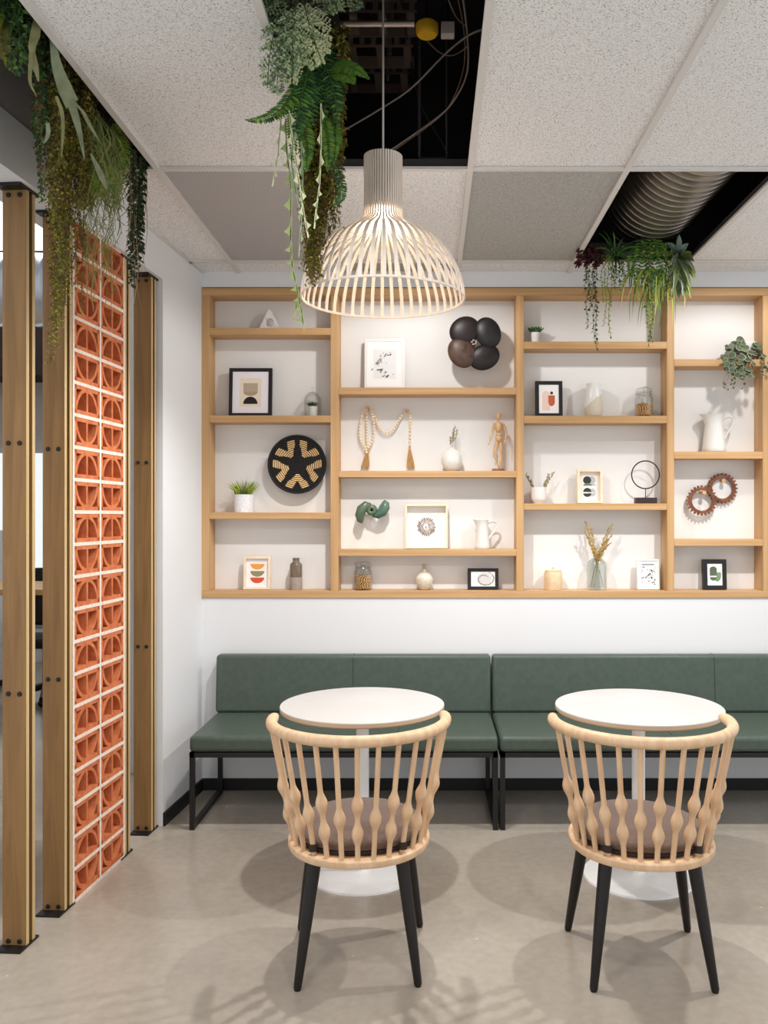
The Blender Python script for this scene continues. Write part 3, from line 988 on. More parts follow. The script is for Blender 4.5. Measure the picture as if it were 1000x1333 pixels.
# back face
mb.lathe([(Rb, .038), (Rb * .8, .022), (Rb * .4, .006), (0, .002)], 64, 0, Matrix.Rotation(R(90), 4, 'X'))
bk = mat('black_raffia', (36, 33, 33), .8, col2=(22, 20, 20), scale=(120, 120, 120), bump=.3, bscale=300)
st = mat('straw_raffia', (240, 204, 152), .8, col2=(206, 162, 108), scale=(130, 130, 130), lo=.3, hi=.7, bump=.3, bscale=300)
ob = mb.build('woven_plate', [bk, st], t, smooth=50); ob.location = (0, -.03, 0)
mb = MB(); mb.lathe([(0, 0), (.012, 0), (.012, .034), (0, .034)], 16, 0, Matrix.Rotation(R(90), 4, 'X')); mb.build('wall_mount', bk, t)
mb = MB()
mb.lathe([(Rb + .0045 * math.cos(a), .041 + .0045 * math.sin(a)) for a in [2 * PI * i / 8 for i in range(8)]], 80, 0, Matrix.Rotation(R(90), 4, 'X'), closed=True)
ob = mb.build('coiled_rim', bk, t, smooth=50); ob.location = (0, -.03, 0)

# grass pot
def grass(t, w, h):
    g = random.Random(3); mb = MB()
    for i in range(170):
        a = g.uniform(0, 2 * PI); q = g.uniform(0, 1) ** .6
        b = Vector((math.cos(a) * q * w * .4, math.sin(a) * q * w * .4, h * .82))
        L = g.uniform(.09, .125) * (1.05 - .25 * q)
        out = Vector((math.cos(a), math.sin(a), 0))
        s = g.uniform(.05, .3) + .55 * q
        pts = [b, b + Vector((0, 0, L * .5)) + out * L * .2 * s, b + Vector((0, 0, L * (1 - .25 * s))) + out * L * .85 * s]
        mb.ribbon(pts, [.0035, .0035, .0005], (math.cos(a + 1.5), math.sin(a + 1.5), 0), g.choice([0, 0, 1, 1, 2]), .3)
    mb.build('grass_blades', [leaf_mat('grass_green', (96, 130, 38), (130, 156, 50)), leaf_mat('grass_lime', (186, 198, 72), (204, 212, 100)), leaf_mat('grass_dark', (44, 74, 30), (70, 100, 40))], t)
small_pot('bright green grass tuft in a round white pot, third left shelf', 304.5, 330, 644, (0, 2), grass, name='potted_grass', taper=.97,
          m=mat('dotted_white_ceramic', (240, 239, 240), .5, col2=(222, 221, 224), scale=(160, 160, 160), lo=.48, hi=.52))

def art2(s, iw, ih):
    s(rect(-.5, .5, 0, 1), pm('lilac_white', (240, 234, 240)))
    s(rect(-.36, .36, .16, .88), pm('soft_white', (240, 232, 226)))
    for zz, c in ((.82, (226, 158, 70)), (.57, (142, 136, 102)), (.34, (206, 84, 48))):
        s(ell(.0, zz, .32, .2, 180, 360), pm('bowl%d' % int(zz * 100), c))
picture_frame('picture_frame', 'small maple picture frame with orange, olive and red half-bowl print', (317, 352, 724.5), (0, 3), 3.2, frame_maple, art2, recess=.006)

def vessel(name, label, cat, box, key, prof, m, mifn=None, Y=YO, part='vessel_body', n=36):
    x, w, h, z = spot(box[0], box[1], box[2], key, Y)
    t = thing(name, label, cat, (x, Y, z))
    mb = MB(); r = w / 2
    mb.lathe([(a * r, b * h) for a, b in prof], n, 0, mifn=mifn)
    mb.build(part, m, t, smooth=60)
    return t, w, h
stone = mat('grey_stoneware', (168, 156, 146), .55, col2=(158, 146, 136), scale=(50, 50, 50))
glaze = mat('brown_grey_glaze', (128, 112, 94), .25, col2=(106, 92, 78), scale=(40, 40, 12))
pr = [(0, 0), (.96, 0), (1, .03), (1, .40), (1, .405), (1, .74), (.96, .80), (.8, .845), (.6, .87), (.52, .90), (.52, .95), (.6, .985), (.58, 1), (.46, 1), (.42, .9), (0, .88)]
vessel('bottle_vase', 'grey stoneware bottle vase with darker glazed top, bottom left shelf', 'vase', (377.5, 393.5, 726.5), (0, 3), pr, [stone, glaze], lambda i, k: 0 if i < 3 else 1)

# column 2 -----------------------------------------------------------
def art3(s, iw, ih):
    s(rect(-.33, .33, .16, .82), pm('pale_grey', (230, 229, 228)))
    g = random.Random(5); ink = pm('ink', (40, 38, 40)); grey = pm('soft_ink', (120, 116, 116))
    for i in range(46):
        u = g.random(); zz = .2 + .58 * u
        xx = -.02 + .14 * math.sin(u * 5.0 + 2.2) + g.gauss(0, .075)
        a = g.uniform(.2, .9); l = g.uniform(.02, .05)
        c, q = math.cos(a) * l, math.sin(a) * l * .8
        s([(xx - c, zz - q), (xx + q * .35, zz - c * .25), (xx + c, zz + q), (xx - q * .35, zz + c * .25)], g.choice([ink, ink, grey]))
picture_frame('picture_frame', 'large white picture frame with small black leaf marks on pale grey', (474.5, 527.5, 440.5), (1, 0), 4.0, frame_white, art3, depth=.02)

# seed pod flower on the wall
c = W(617, 446, YB - .13)
t = thing('seed_pod_ornament', 'dark four-lobed seed pod flower mounted on the wall', 'wall ornament', (c.x, YB - .001, c.z))
podm = [mat('dark_pod_%d' % i, c1, .42, spec=.4, col2=c2, scale=(25, 25, 25), lo=.4, hi=.75) for i, (c1, c2) in enumerate([((40, 30, 30), (28, 22, 23)), ((36, 32, 34), (26, 23, 25)), ((92, 70, 58), (54, 40, 34)), ((36, 29, 28), (24, 20, 20))])]
K = 110.0 / 1000 * (YB - .13) / F
def pp(ix, iy): return ((ix - 430) * K, -(iy - 415) * K)
for i, (ix, iy, ra, rb, rot, yy) in enumerate([(322, 270, 188, 164, 30, -.122), (596, 298, 188, 152, 112, -.13), (284, 535, 188, 154, 122, -.125), (556, 582, 188, 152, 25, -.118)]):
    px_, pz_ = pp(ix, iy)
    mb = MB()
    M = Matrix.Rotation(R(-rot), 4, 'Y') @ Matrix.Rotation(R(0), 4, 'X')
    mb.sphere((px_, yy, pz_), (ra * K, .028, rb * K), 28, 18, 0, M)
    mb.build('pod_shell', podm[i], t, smooth=80)
mb = MB(); mb.lathe([(0, 0), (.012, 0), (.010, .09), (.016, .122), (0, .126)], 16, 0, Matrix.Rotation(R(90), 4, 'X')); mb.build('mount_stem', podm[0], t)
mb = MB()
for a in (20, 100, 170, 250, 320):
    mb.sphere((.012 * math.cos(R(a)), -.137, .012 * math.sin(R(a))), (.007, .004, .005), 8, 6)
mb.build('pale_seed_tips', mat('pale_seed', (176, 160, 150), .6), t)

# bead garland on two pegs
WP = mat('natural_wood_peg', (214, 170, 124), .55, col2=(196, 150, 104), scale=(50, 50, 50))
beadm = mat('wood_bead', (248, 230, 202), .5, col2=(238, 214, 180), scale=(90, 90, 90))
jute = mat('jute', (206, 164, 108), .9, col2=(176, 132, 80), scale=(200, 200, 40))
def wall_peg(label, px, py, L=.045, r=.006, Y=YB):
    p = W(px, py, YB - L / 2)
    t = thing('wall_peg', label, 'wall peg', (p.x, YB - .0005, p.z), 0, 'wooden wall pegs')
    mb = MB(); mb.lathe([(0, 0), (r * .8, 0), (r * .8, L * .8), (r, L * .82), (r, L), (0, L)], 16, 0, Matrix.Rotation(R(90), 4, 'X')); mb.build('peg_body', WP, t)
    return t
wall_peg('wooden wall peg holding the bunched left end of the bead garland', 480, 533.5)
wall_peg('wooden wall peg holding the right end of the bead garland', 530, 536)
yb_ = YB - .022
g0 = W(480, 532, yb_)
gar = thing('bead_garland', 'wooden bead garland with two jute tassels draped over wall pegs', 'bead garland', g0)
def L2(px, py, dy=0): 
    v = W(px, py, yb_); return Vector((v.x - g0.x, dy, v.z - g0.z))
def curve(P, step):
    Q = []
    P = [P[0]] + P + [P[-1]]
    for i in range(1, len(P) - 2):
        for k in range(16):
            u = k / 16; a, b, c, d = P[i - 1], P[i], P[i + 1], P[i + 2]
            Q.append(0.5 * ((2 * b) + (c - a) * u + (2 * a - 5 * b + 4 * c - d) * u * u + (3 * b - a - 3 * c + d) * u ** 3))
    Q.append(P[-1]); out = [Q[0]]; acc = 0
    for a, b in zip(Q, Q[1:]):
        acc += (b - a).length
        if acc >= step: out.append(b); acc = 0
    return out
STEP = .0158
beads = []
beads += curve([L2(480.5, 530.5, -.004), L2(473, 538, -.004), L2(468.5, 555, -.004), L2(469.5, 572, -.002), L2(476, 584, -.003), L2(477.5, 590, -.005)], STEP)
beads += curve([L2(478.5, 530, .004), L2(477.5, 545, .004), L2(477.5, 565, .003), L2(478, 582, .004)], STEP)
beads += curve([L2(482.5, 531, -.009), L2(486, 545, -.009), L2(487, 562, -.009), L2(484, 575, -.008), L2(479, 585, -.008)], STEP)
beads += curve([L2(484, 531.5, -.002), L2(489, 544, 0), L2(494, 557, 0), L2(503, 563.5, 0), L2(513, 559, 0), L2(520, 546, 0), L2(526, 537, 0), L2(531, 533.5, 0), L2(534, 539, 0), L2(534, 556, 0), L2(533.5, 579, 0)], STEP)
bm0 = MB(); bm0.sphere((0, 0, 0), .0079, 10, 8)
b0 = bm0.build('bead', beadm, gar, smooth=80); b0.location = beads[0]
for p in beads[1:99]:
    c_ = b0.copy(); COL.objects.link(c_); c_.parent = gar; c_.location = p
def tassel(px, py0, py1, lean):
    g = random.Random(int(px)); a = L2(px, py0); e = L2(px + lean, py1)
    mb = MB()
    mb.lathe([(0, .004), (.006, .002), (.007, -.012), (.009, -.022), (.0065, -.024), (0, -.024)], 12, 0, Matrix.Translation(a))
    for i in range(60):
        ang = g.uniform(0, 2 * PI); q = g.uniform(.2, 1)
        s = a + Vector((0, 0, -.014)) + Vector((math.cos(ang), math.sin(ang), 0)) * .005
        d = e + Vector((math.cos(ang) * .026 * q, math.sin(ang) * .016 * q, g.uniform(-.002, .008)))
        mb.tube(bez(s, (s + d) / 2 + Vector((math.cos(ang), math.sin(ang), 0)) * .006 * q, d, 4), .0012, 4, caps=False)
    mb.build('tassel', jute, gar)
tassel(478.5, 586, 609.5, -3); tassel(533.5, 582, 609.5, 1.5)

# round bud vase with sprig
x, w, h, z = spot(574.5, 602, 582.5, (1, 1))
t = thing('bud_vase', 'round glossy white bud vase holding a dried green sprig', 'vase', (x, YO, z))
mb = MB(); r = w / 2
mb.lathe([(0, 0), (r * .55, 0), (r * .8, h * .12), (r * .97, h * .32), (r, h * .46), (r * .95, h * .62), (r * .75, h * .8), (r * .4, h * .92), (r * .24, h * .96), (r * .22, h), (r * .15, h), (r * .15, h * .9), (0, h * .88)], 36)
mb.build('vase_body', mat('glossy_ivory', (222, 219, 212), .15, coat=.4), t, smooth=60)
def sprig(t, base, tips, seed, mL, mS, leafL=.009, name='dried_sprig', n=16, w=.0045, spread=1.0):
    g = random.Random(seed); ms = MB()
    for tip in tips:
        b, e = Vector(base), Vector(tip)
        mid = (b + e) / 2 + Vector((g.uniform(-.006, .006), g.uniform(-.006, .006), .004))
        P = bez(b, mid, e, 10); ms.tube(P, .0009, 4, 0)
        for i in range(n):
            u = .38 + .62 * i / n; k = min(int(u * 10), 9)
            q = P[k].lerp(P[k + 1], u * 10 - k)
            a = g.uniform(0, 2 * PI)
            d = (P[k + 1] - P[k]).normalized() + Vector((math.cos(a), math.sin(a), 0)) * .8 * spread
            ms.leaf(q, d, (math.sin(a), -math.cos(a), .2), leafL * g.uniform(.6, 1.2), w, 1 + (i % 2), False)
    ms.build(name, [mS] + list(mL), t)
olive_dry = [leaf_mat('dry_olive', (132, 130, 92), (158, 150, 112)), leaf_mat('dry_tan', (178, 156, 120), (150, 128, 96))]
stem_dry = mat('dry_stem', (134, 122, 84), .8)
sprig(t, (0, 0, h * .9), [(.018, 0, h + .125), (.005, .005, h + .09), (.032, -.004, h + .1), (-.006, -.004, h + .055)], 11, olive_dry, stem_dry, .014, n=22, w=.006)

# wooden artist mannequin
x, w, h, z = spot(641, 657, 537, (1, 1), YO)
t = thing('artist_mannequin', 'jointed pale wooden artist mannequin standing on a small base', 'mannequin', (x, YO, z))
mm = mat('mannequin_wood', (222, 186, 142), .5, col2=(206, 164, 118), scale=(60, 60, 20))
mbs = mat('mannequin_base', (160, 100, 68), .5, col2=(130, 80, 52), scale=(40, 40, 40))
u = h / 75.0 # metres per photo pixel
mb = MB(); mb.box(-8 * u, 7 * u, -5 * u, 5 * u, 0, 3.2 * u); mb.build('base', mbs, t, bevel=.001, seg=1)
mb = MB(); mb.tube([(1 * u, 3 * u, 3 * u), (1 * u, 3 * u, 36 * u)], .8 * u, 8); mb.build('support_rod', metal_white, t)
def part(nm, segs):
    mb = MB()
    for s in segs:
        if s[0] == 's': mb.sphere([q * u for q in s[1]], [q * u for q in s[2]], 14, 10)
        else:
            P = [Vector(q) * u for q in s[1]]; mb.tube(P, [q * u for q in s[2]], 10)
    mb.build(nm, mm, t, smooth=60)
part('head', [('s', (0, 0, 70), (3.1, 3.3, 4.6)), ('t', [(0, 0, 62), (0, 0, 67)], [1.1, 1.1])])
part('chest', [('t', [(0, 0, 63), (0, 0, 61.5), (0, 0, 57), (.3, 0, 52), (.5, 0, 49.5)], [1.6, 4.6, 5.2, 4.2, 2.6])])
part('waist', [('s', (.6, 0, 47), (3.4, 3, 2.8))])
part('pelvis', [('t', [(.6, 0, 45), (.6, 0, 43.5), (.8, 0, 40), (.8, 0, 37)], [2.8, 4.4, 4.2, 2.4])])
part('arm', [('s', (-5.4, 0, 60), (1.9, 1.9, 1.9)), ('t', [(-5.6, 0, 60), (-7, -.5, 53), (-8, -1, 48)], [1.4, 1.8, 1.2]), ('s', (-8, -1, 47.5), (1.4, 1.4, 1.4)), ('t', [(-8, -1, 47.5), (-10, -3, 42), (-11.5, -4, 37.5)], [1.1, 1.5, .9]), ('s', (-12.6, -4.4, 35), (1.2, .8, 2.4))])
part('arm', [('s', (5.6, 0, 60), (1.9, 1.9, 1.9)), ('t', [(5.8, 0, 60), (8.5, .5, 55), (10, 1, 50)], [1.4, 1.8, 1.2]), ('s', (10.2, 1, 49.5), (1.4, 1.4, 1.4)), ('t', [(10.2, 1, 49.5), (9.6, -1, 44), (8.4, -2, 40)], [1.1, 1.5, .9]), ('s', (7.6, -2.4, 37.5), (1.2, .8, 2.4))])
part('leg', [('t', [(-1.6, 0, 38), (-3, 0, 31), (-4.6, -1, 25)], [1.6, 2.4, 1.6]), ('s', (-4.9, -1, 24), (1.7, 1.7, 1.7)), ('t', [(-4.9, -1, 23.5), (-3.4, 0, 17), (-1.4, 1.2, 11)], [1.5, 1.9, 1.1]), ('t', [(-1.2, 2.5, 10.5), (-1.4, 0, 8.6), (-1.6, -3.5, 7.8)], [1.2, 1.5, 1])])
part('leg', [('t', [(2.6, 0, 38), (3.2, 0, 31), (3.0, 0, 23)], [1.6, 2.5, 1.6]), ('s', (3, 0, 22), (1.7, 1.7, 1.7)), ('t', [(3, 0, 21.5), (3.2, .2, 13), (2.8, .6, 6)], [1.5, 2, 1.1]), ('t', [(2.8, 1.6, 4.6), (2.8, -.6, 4.2), (2.6, -4, 3.9)], [1.2, 1.4, 1])])

# green twisted pod on the wall
c = W(484, 664, YB - .075)
t = thing('green_pod_ornament', 'green two-lobed curled ceramic ornament mounted on the wall', 'wall ornament', (c.x, YB - .001, c.z))
gm = mat('green_glaze', (96, 112, 84), .3, col2=(70, 96, 82), scale=(14, 14, 14), lo=.3, hi=.7, coat=.2)
gm2 = mat('blue_green_glaze', (70, 102, 88), .3, col2=(88, 116, 98), scale=(14, 14, 14), coat=.2)
def g2(dx, dz, y): return (dx * (YB - .075) / F, y, -dz * (YB - .075) / F)
mb = MB(); mb.tube([g2(*q) for q in [(-1, -6, -.075), (-7, -6.5, -.078), (-13, -1, -.08), (-15.5, 7, -.08), (-14.5, 14, -.078), (-12.5, 17, -.076)]], [.014, .026, .031, .029, .02, .005], 16, flat=.95); mb.build('pod_lobe', gm, t, smooth=80)
mb = MB(); mb.tube([g2(*q) for q in [(1, 8, -.075), (7, 7, -.074), (13, 3, -.072), (17, -4, -.07), (17.5, -9, -.068), (16, -12.5, -.066)]], [.007, .021, .03, .031, .024, .008], 16, flat=.95); mb.build('pod_lobe', gm2, t, smooth=80)
mb = MB(); M = Matrix.Translation((0, -.072, 0)) @ Matrix.Rotation(R(90), 4, 'X')
mb.lathe([(0, -.01), (.026, -.008), (.033, .002), (.030, .014), (.020, .020), (.010, .020), (.007, .014), (.006, .004), (0, .003)], 28, 0, M, mifn=lambda i, k: 1 if i > 5 else 0)
mb.build('pod_knob', [gm, mat('dark_hole', (22, 26, 22), .8)], t, smooth=70)
mb = MB(); mb.lathe([(0, 0), (.008, 0), (.008, .066), (0, .066)], 14, 0, Matrix.Rotation(R(90), 4, 'X')); mb.build('wall_stem', ceramic, t)

# fossil shadow box
def art4(s, iw, ih):
    s(rect(-.5, .5, 0, 1), pm('box_white', (244, 241, 238)))
    s(rect(-.3, .3, .16, .80), pm('sheet_white', (238, 234, 230)))
    ink = pm('sepia_ink', (118, 98, 92)); soft = pm('sepia_soft', (164, 146, 138))
    g = random.Random(9)
    for k in range(26):
        a = 2 * PI * k / 26
        for r0, r1, m in ((.085, .145, soft), (.15, .235, ink)):
            r0 *= g.uniform(.9, 1.1); r1 *= g.uniform(.92, 1.06)
            d0, d1 = a - .07, a + .07
            s([(r0 * math.cos(d0), .50 + r0 * math.sin(d0) * iw / ih), (r1 * math.cos(d0 - .1), .50 + r1 * math.sin(d0 - .1) * iw / ih), (r1 * math.cos(d1 - .1), .50 + r1 * math.sin(d1 - .1) * iw / ih), (r0 * math.cos(d1), .50 + r0 * math.sin(d1) * iw / ih)], m)
    P = [(.01 + .0033 * k * math.cos(k * .35), .50 + .0033 * k * math.sin(k * .35)) for k in range(5, 22)]
    for a, b in zip(P, P[1:]):
        s([(a[0] - .01, a[1]), (a[0] + .01, a[1] + .008), (b[0] + .01, b[1] + .008), (b[0] - .01, b[1])], ink)
picture_frame('shadow_box_frame', 'square deep maple frame with a round fossil drawing', (527.5, 583, 656.5), (1, 2), 2.7, frame_maple, art4, depth=.045, recess=.03, lean=3)

# pitchers
def pitcher(label, box, key, body_w, spout_left=True, Y=YO):
    x, w, h, z = spot(box[0], box[1], box[2], key, Y)
    t = thing('enamel_pitcher', label, 'pitcher', (x, Y, z))
    r = body_w * Y / F / 2
    mb = MB(); n = 40
    prof = [(.94, 0), (1, .015), (.97, .12), (.86, .45), (.76, .72), (.74, .82), (.80, .94), (.86, .985)]
    cx = -w / 2 + r * 1.12
    vs = []; fs = []
    def ringz(f, zz, wall=0.0):
        o = []
        for k in range(n):
            a = 2 * PI * k / n
            rr = f * r - wall
            X, Yy = rr * math.cos(a), rr * math.sin(a); Z = zz * h
            if zz > .75:
                q = max(0, -math.cos(a)) ** 6 * (zz - .75) / .235
                X -= q * r * .42; Z += q * h * .018
            o.append((cx + X, Yy, Z))
        return o
    rings = [ringz(f, zz) for f, zz in prof] + [ringz(f, zz, .0022) for f, zz in prof[::-1][:-2]]
    for q in rings: vs += q
    for i in range(len(rings) - 1):
        for k in range(n):
            k2 = (k + 1) % n
            fs.append((i * n + k, i * n + k2, (i + 1) * n + k2, (i + 1) * n + k))
    fs.append(tuple(range(n - 1, -1, -1))); e = (len(rings) - 1) * n; fs.append(tuple(range(e, e + n)))
    mb.add(vs, fs); mb.build('pitcher_body', mat('white_enamel', (222, 220, 214), .25, coat=.3), t, smooth=60)
    mb = MB(); xr = cx + r * .78; xe = w / 2 - .004
    mb.tube(catmull([(xr - .004, 0, h * .86), (xr + (xe - xr) * .55, 0, h * .93), (xe, 0, h * .86), (xe - (xe - xr) * .15, 0, h * .68), (xr + (xe - xr) * .4, 0, h * .5), (cx + r * .88, 0, h * .36)], 5), .0042, 8, flat=1.5)
    mb.build('handle', MATS['white_enamel'], t, smooth=60)
pitcher('small white enamel pitcher beside the fossil frame', (617, 648, 676.5), (1, 2), 19.5)

# clip-top jars
def clip_jar(label, box, key, fill_px):
    x, w, h, z = spot(box[0], box[1], box[2], key)
    t = thing('clip_top_jar', label, 'jar', (x, YO, z), 0, 'glass jars of dried chickpeas')
    r = w / 2 * .95
    mb = MB()
    mb.lathe([(0, .001), (r * .9, .001), (r, h * .05), (r, h * .62), (r * .94, h * .70), (r * .84, h * .74), (r * .84, h * .82), (r * .9, h * .83), (r * .9, h * .86), (r * .78, h * .86), (r * .78, h * .74), (r * .92, h * .66), (r - .0025, h * .6), (r - .0025, h * .06), (0, h * .035)], 36)
    mb.build('jar_body', glass, t, smooth=50)
    mb = MB(); mb.lathe([(0, h * .865), (r * .9, h * .865), (r * .92, h * .9), (r * .88, h * .955), (r * .7, h * .985), (0, h)], 36)
    mb.build('lid', glass, t, smooth=50)
    mb = MB()
    wm = mat('clip_wire', (170, 168, 166), .3, metal=.9)
    mb.tube([(r * .9 * math.cos(a), r * .9 * math.sin(a), h * .78) for a in [2 * PI * i / 28 for i in range(29)]], .0014, 6)
    mb.tube(catmull([(-.012, -r * .92, h * .78), (-.012, -r * 1.02, h * .9), (-.010, -r * .85, h * .99), (.010, -r * .85, h * .99), (.012, -r * 1.02, h * .9), (.012, -r * .92, h * .78)], 4), .0014, 6)
    mb.tube([(-.010, -r * .96, h * .80), (-.010, -r * .99, h * .64), (.010, -r * .99, h * .64), (.010, -r * .96, h * .80)], .0014, 6)
    mb.build('wire_clip', wm, t)
    g = random.Random(int(x * 1000)); mb = MB(); fh = (fill_px) * YO / F
    layers = int(fh / .0085)
    for l in range(layers):
        zz = h * .04 + .005 + l * .0085
        for q in range(9, 0, -3) if l == layers - 1 else (9,):
            pass
        rads = [(r - .0085, 19)] if l < layers - 1 else [(r - .0085, 19), ((r - .0085) * .62, 11), ((r - .0085) * .25, 4)]
        for rr, nn in rads:
            off = g.random()
            for k in range(nn):
                a = 2 * PI * (k + off) / nn
                s = g.uniform(.0045, .0055)
                mb.sphere((rr * math.cos(a), rr * math.sin(a), zz + g.uniform(-.001, .002)), (s, s, s * .95), 7, 5)
    mb.lathe([(0, h * .045), (r - .012, h * .045), (r - .012, fh + h * .02), (0, fh + h * .02)], 20, 1)  # inner core coloured darker to stand for shade between the chickpeas
    o = mb.build('chickpeas', [nut, mat('chickpea_gap_shade', (150, 106, 62), .8)], t, smooth=80); o['kind'] = 'stuff'
clip_jar('clip-top glass jar of chickpeas on the bottom shelf, below the green pod', (460.5, 485, 731), (1, 3), 18.5)

pr = [(0, 0), (.45, 0), (.62, .04), (.86, .2), (1, .38), (.98, .45), (.82, .56), (.5, .66), (.24, .72), (.19, .78), (.2, .9), (.3, 1), (.22, 1), (.14, .9), (.12, .75), (0, .7)]
vessel('bulb_vase', 'small round cream vase with narrow neck between the chickpea jar and black frame', 'vase', (541, 564, 734.5), (1, 3), pr,
       [mat('cream_stone', (226, 218, 202), .5, col2=(208, 198, 180), scale=(60, 60, 60)), mat('taupe_neck', (182, 168, 148), .5)], lambda i, k: 1 if i >= 7 else 0)
def art5(s, iw, ih):
    ink = pm('soft_ink', (120, 116, 116)); pale = pm('pale_wash', (214, 210, 210))
    s(ell(.06, .52, .3, .4), pale)
    for k in range(11):
        a = R(30 + 33 * k); r0, r1 = .08, .18 + .025 * k
        s(ell(.06 + .03 * math.cos(a), .5 + .04 * math.sin(a), r1 * .9, r1 * 1.15, math.degrees(a), math.degrees(a) + 70, 8) + ell(.06 + .03 * math.cos(a), .5 + .04 * math.sin(a), r1 * .9 - .02, r1 * 1.15 - .03, math.degrees(a) + 70, math.degrees(a), 8), ink)
picture_frame('picture_frame', 'small black landscape frame with grey shell drawing', (609, 649, 740), (1, 3), 4.3, frame_black, art5)

# column 3 -----------------------------------------------------------
def pl2(t, w, h):
    mb = MB(); succulent(mb, (0, 0, h * .95), 48, .046, .016, True, w * .32); mb.build('succulent_leaves', succ_green, t)
small_pot('tiny green succulent in a white pot on the top shelf right of the seed pod', 690.5, 703.5, 433.5, (2, 0), pl2)
def art6(s, iw, ih):
    s(rect(-.34, .06, .1, .62), pm('blush', (236, 208, 196)))
    s(ell(-.14, .62, .2, .16, 0, 180), pm('blush', (236, 208, 196)))
    s(rect(-.03, .3, .4, .63), pm('rust', (196, 96, 62)))
    s(ell(.135, .41, .165, .16, 180, 360), pm('rust', (196, 96, 62)))
    s(ell(.14, .71, .075, .055), pm('aubergine', (84, 44, 44)))
picture_frame('picture_frame', 'black picture frame with rust and blush shapes print', (697, 732.5, 496), (2, 1), 4.8, frame_black, art6)

x, w, h, z = spot(761, 785, 499.5, (2, 1))
t = thing('two_tone_vase', 'white ceramic vase with a beige dipped lower half, beside a chickpea jar', 'vase', (x, YO, z))
r = w / 2; n = 40; mb = MB()
prof = [(.0, 0), (.82, 0), (.9, .03), (1, .2), (1, .36), (.94, .55), (.82, .72), (.76, .82), (.74, .9), (.78, 1.0), (.70, 1.0), (.66, .9), (0, .85)]
# fine rows so that the slanted dip line reads
fine = []
for (a, b), (c_, d) in zip(prof, prof[1:]):
    kk = 8 if b < .8 and d > b else 1
    for q in range(kk): fine.append((a + (c_ - a) * q / kk, b + (d - b) * q / kk))
fine.append(prof[-1])
def dip(i, k):
    a = 2 * PI * (k + .5) / n
    return 1 if fine[i][1] < .52 + .16 * math.cos(a) - .1 * max(0, -math.cos(a)) and i < len(fine) - 3 else 0
mb.lathe([(a * r, b * h) for a, b in fine], n, 0, mifn=dip)
mb.build('vase_body', [ceramic, mat('beige_dip', (206, 194, 174), .5)], t, smooth=60)
clip_jar('clip-top glass jar of chickpeas at the right end of the shelf, beside the two-tone vase', (826, 850.5, 505), (2, 1), 16.5)

x, w, h, z = spot(691.5, 711.5, 634.5, (2, 2))
t = thing('sprig_cup', 'white footed cup holding two dried sprigs', 'plant cup', (x, YO, z))
r = w / 2; mb = MB()
mb.lathe([(0, 0), (r * .62, 0), (r * .72, h * .1), (r * .94, h * .22), (r, h * .3), (r, h), (r - .003, h), (r - .003, h * .3), (0, h * .25)], 32); mb.build('cup', ceramic, t, smooth=40)
sprig(t, (-.01, 0, h * .4), [(-.075, -.01, h + .075), (-.06, .005, h + .06), (-.05, -.005, h + .035)], 4, olive_dry, stem_dry, .017, n=24, w=.008)
sprig(t, (.01, 0, h * .4), [(.085, 0, h + .085), (.06, .01, h + .075), (.05, -.01, h + .05)], 8, olive_dry, stem_dry, .017, n=24, w=.008)

def art7(s, iw, ih):
    s(rect(-.5, .5, 0, 1), pm('soft_white', (240, 236, 232)))
    dk = pm('forest_black', (48, 56, 50)); gy = pm('grey_disc', (176, 178, 180)); gr = pm('sage', (104, 120, 104))
    s(ell(.12, .72, .2, .135), gy); s(ell(-.1, .72, .2, .135), dk)
    s(ell(.12, .53, .2, .09, 0, 180), gy); s(ell(-.08, .53, .22, .09, 0, 180), gr)
    s(ell(.12, .3, .2, .14), gy); s(ell(-.1, .32, .2, .14, 0, 180), dk); s(ell(-.1, .27, .2, .12, 180, 360), dk); s(rect(-.3, .3, .285, .305), pm('line_white', (226, 226, 224)))
picture_frame('picture_frame', 'maple frame with dark green and grey discs print', (751.5, 784.5, 611), (2, 2), 3.2, frame_maple, art7, depth=.03, recess=.018)

x, w, h, z = spot(827, 854, 648, (2, 2))
t = thing('ring_sculpture', 'black metal ring sculpture on a dark block base', 'sculpture', (x, YO, z))
mb = MB(); mb.box(-w / 2, w / 2, -.028, .028, 0, h); mb.build('base_block', mat('espresso_wood', (52, 34, 32), .5), t, bevel=.001, seg=1)
cc = W(838.3, 618, YO); zr = cc.z - z; Rr = 18.0 * YO / F
mb = MB(); mb.tube([(0, 0, h), (0, 0, zr - Rr)], .0024, 8); mb.build('stem', steel_black, t)
mb = MB(); mb.lathe([(Rr + .0036 * math.cos(a), .0036 * math.sin(a)) for a in [2 * PI * i / 8 for i in range(8)]], 64, 0, Matrix.Translation((0, 0, zr)) @ Matrix.Rotation(R(90), 4, 'X'), closed=True)
mb.build('ring', steel_black, t, smooth=60)

x, w, h, z = spot(708.5, 732, 738, (2, 3))
t = thing('lidded_canister', 'beige ceramic canister with a flat knobbed lid', 'canister', (x, YO, z))
r = w / 2; hb = h * .8; mb = MB()
can = mat('beige_ceramic', (232, 206, 170), .5, col2=(222, 194, 156), scale=(40, 40, 40))
mb.lathe([(0, 0), (r * .96, 0), (r, h * .03), (r, hb * .88), (r * .93, hb), (0, hb)], 36); mb.build('canister_body', can, t, smooth=40)
mb = MB(); mb.lathe([(0, hb + .0005), (r * .9, hb + .0005), (r * .92, hb + h * .05), (r * .4, hb + h * .09), (r * .16, hb + h * .1), (r * .13, hb + h * .14), (r * .17, h * .985), (0, h)], 32); mb.build('lid', can, t, smooth=40)

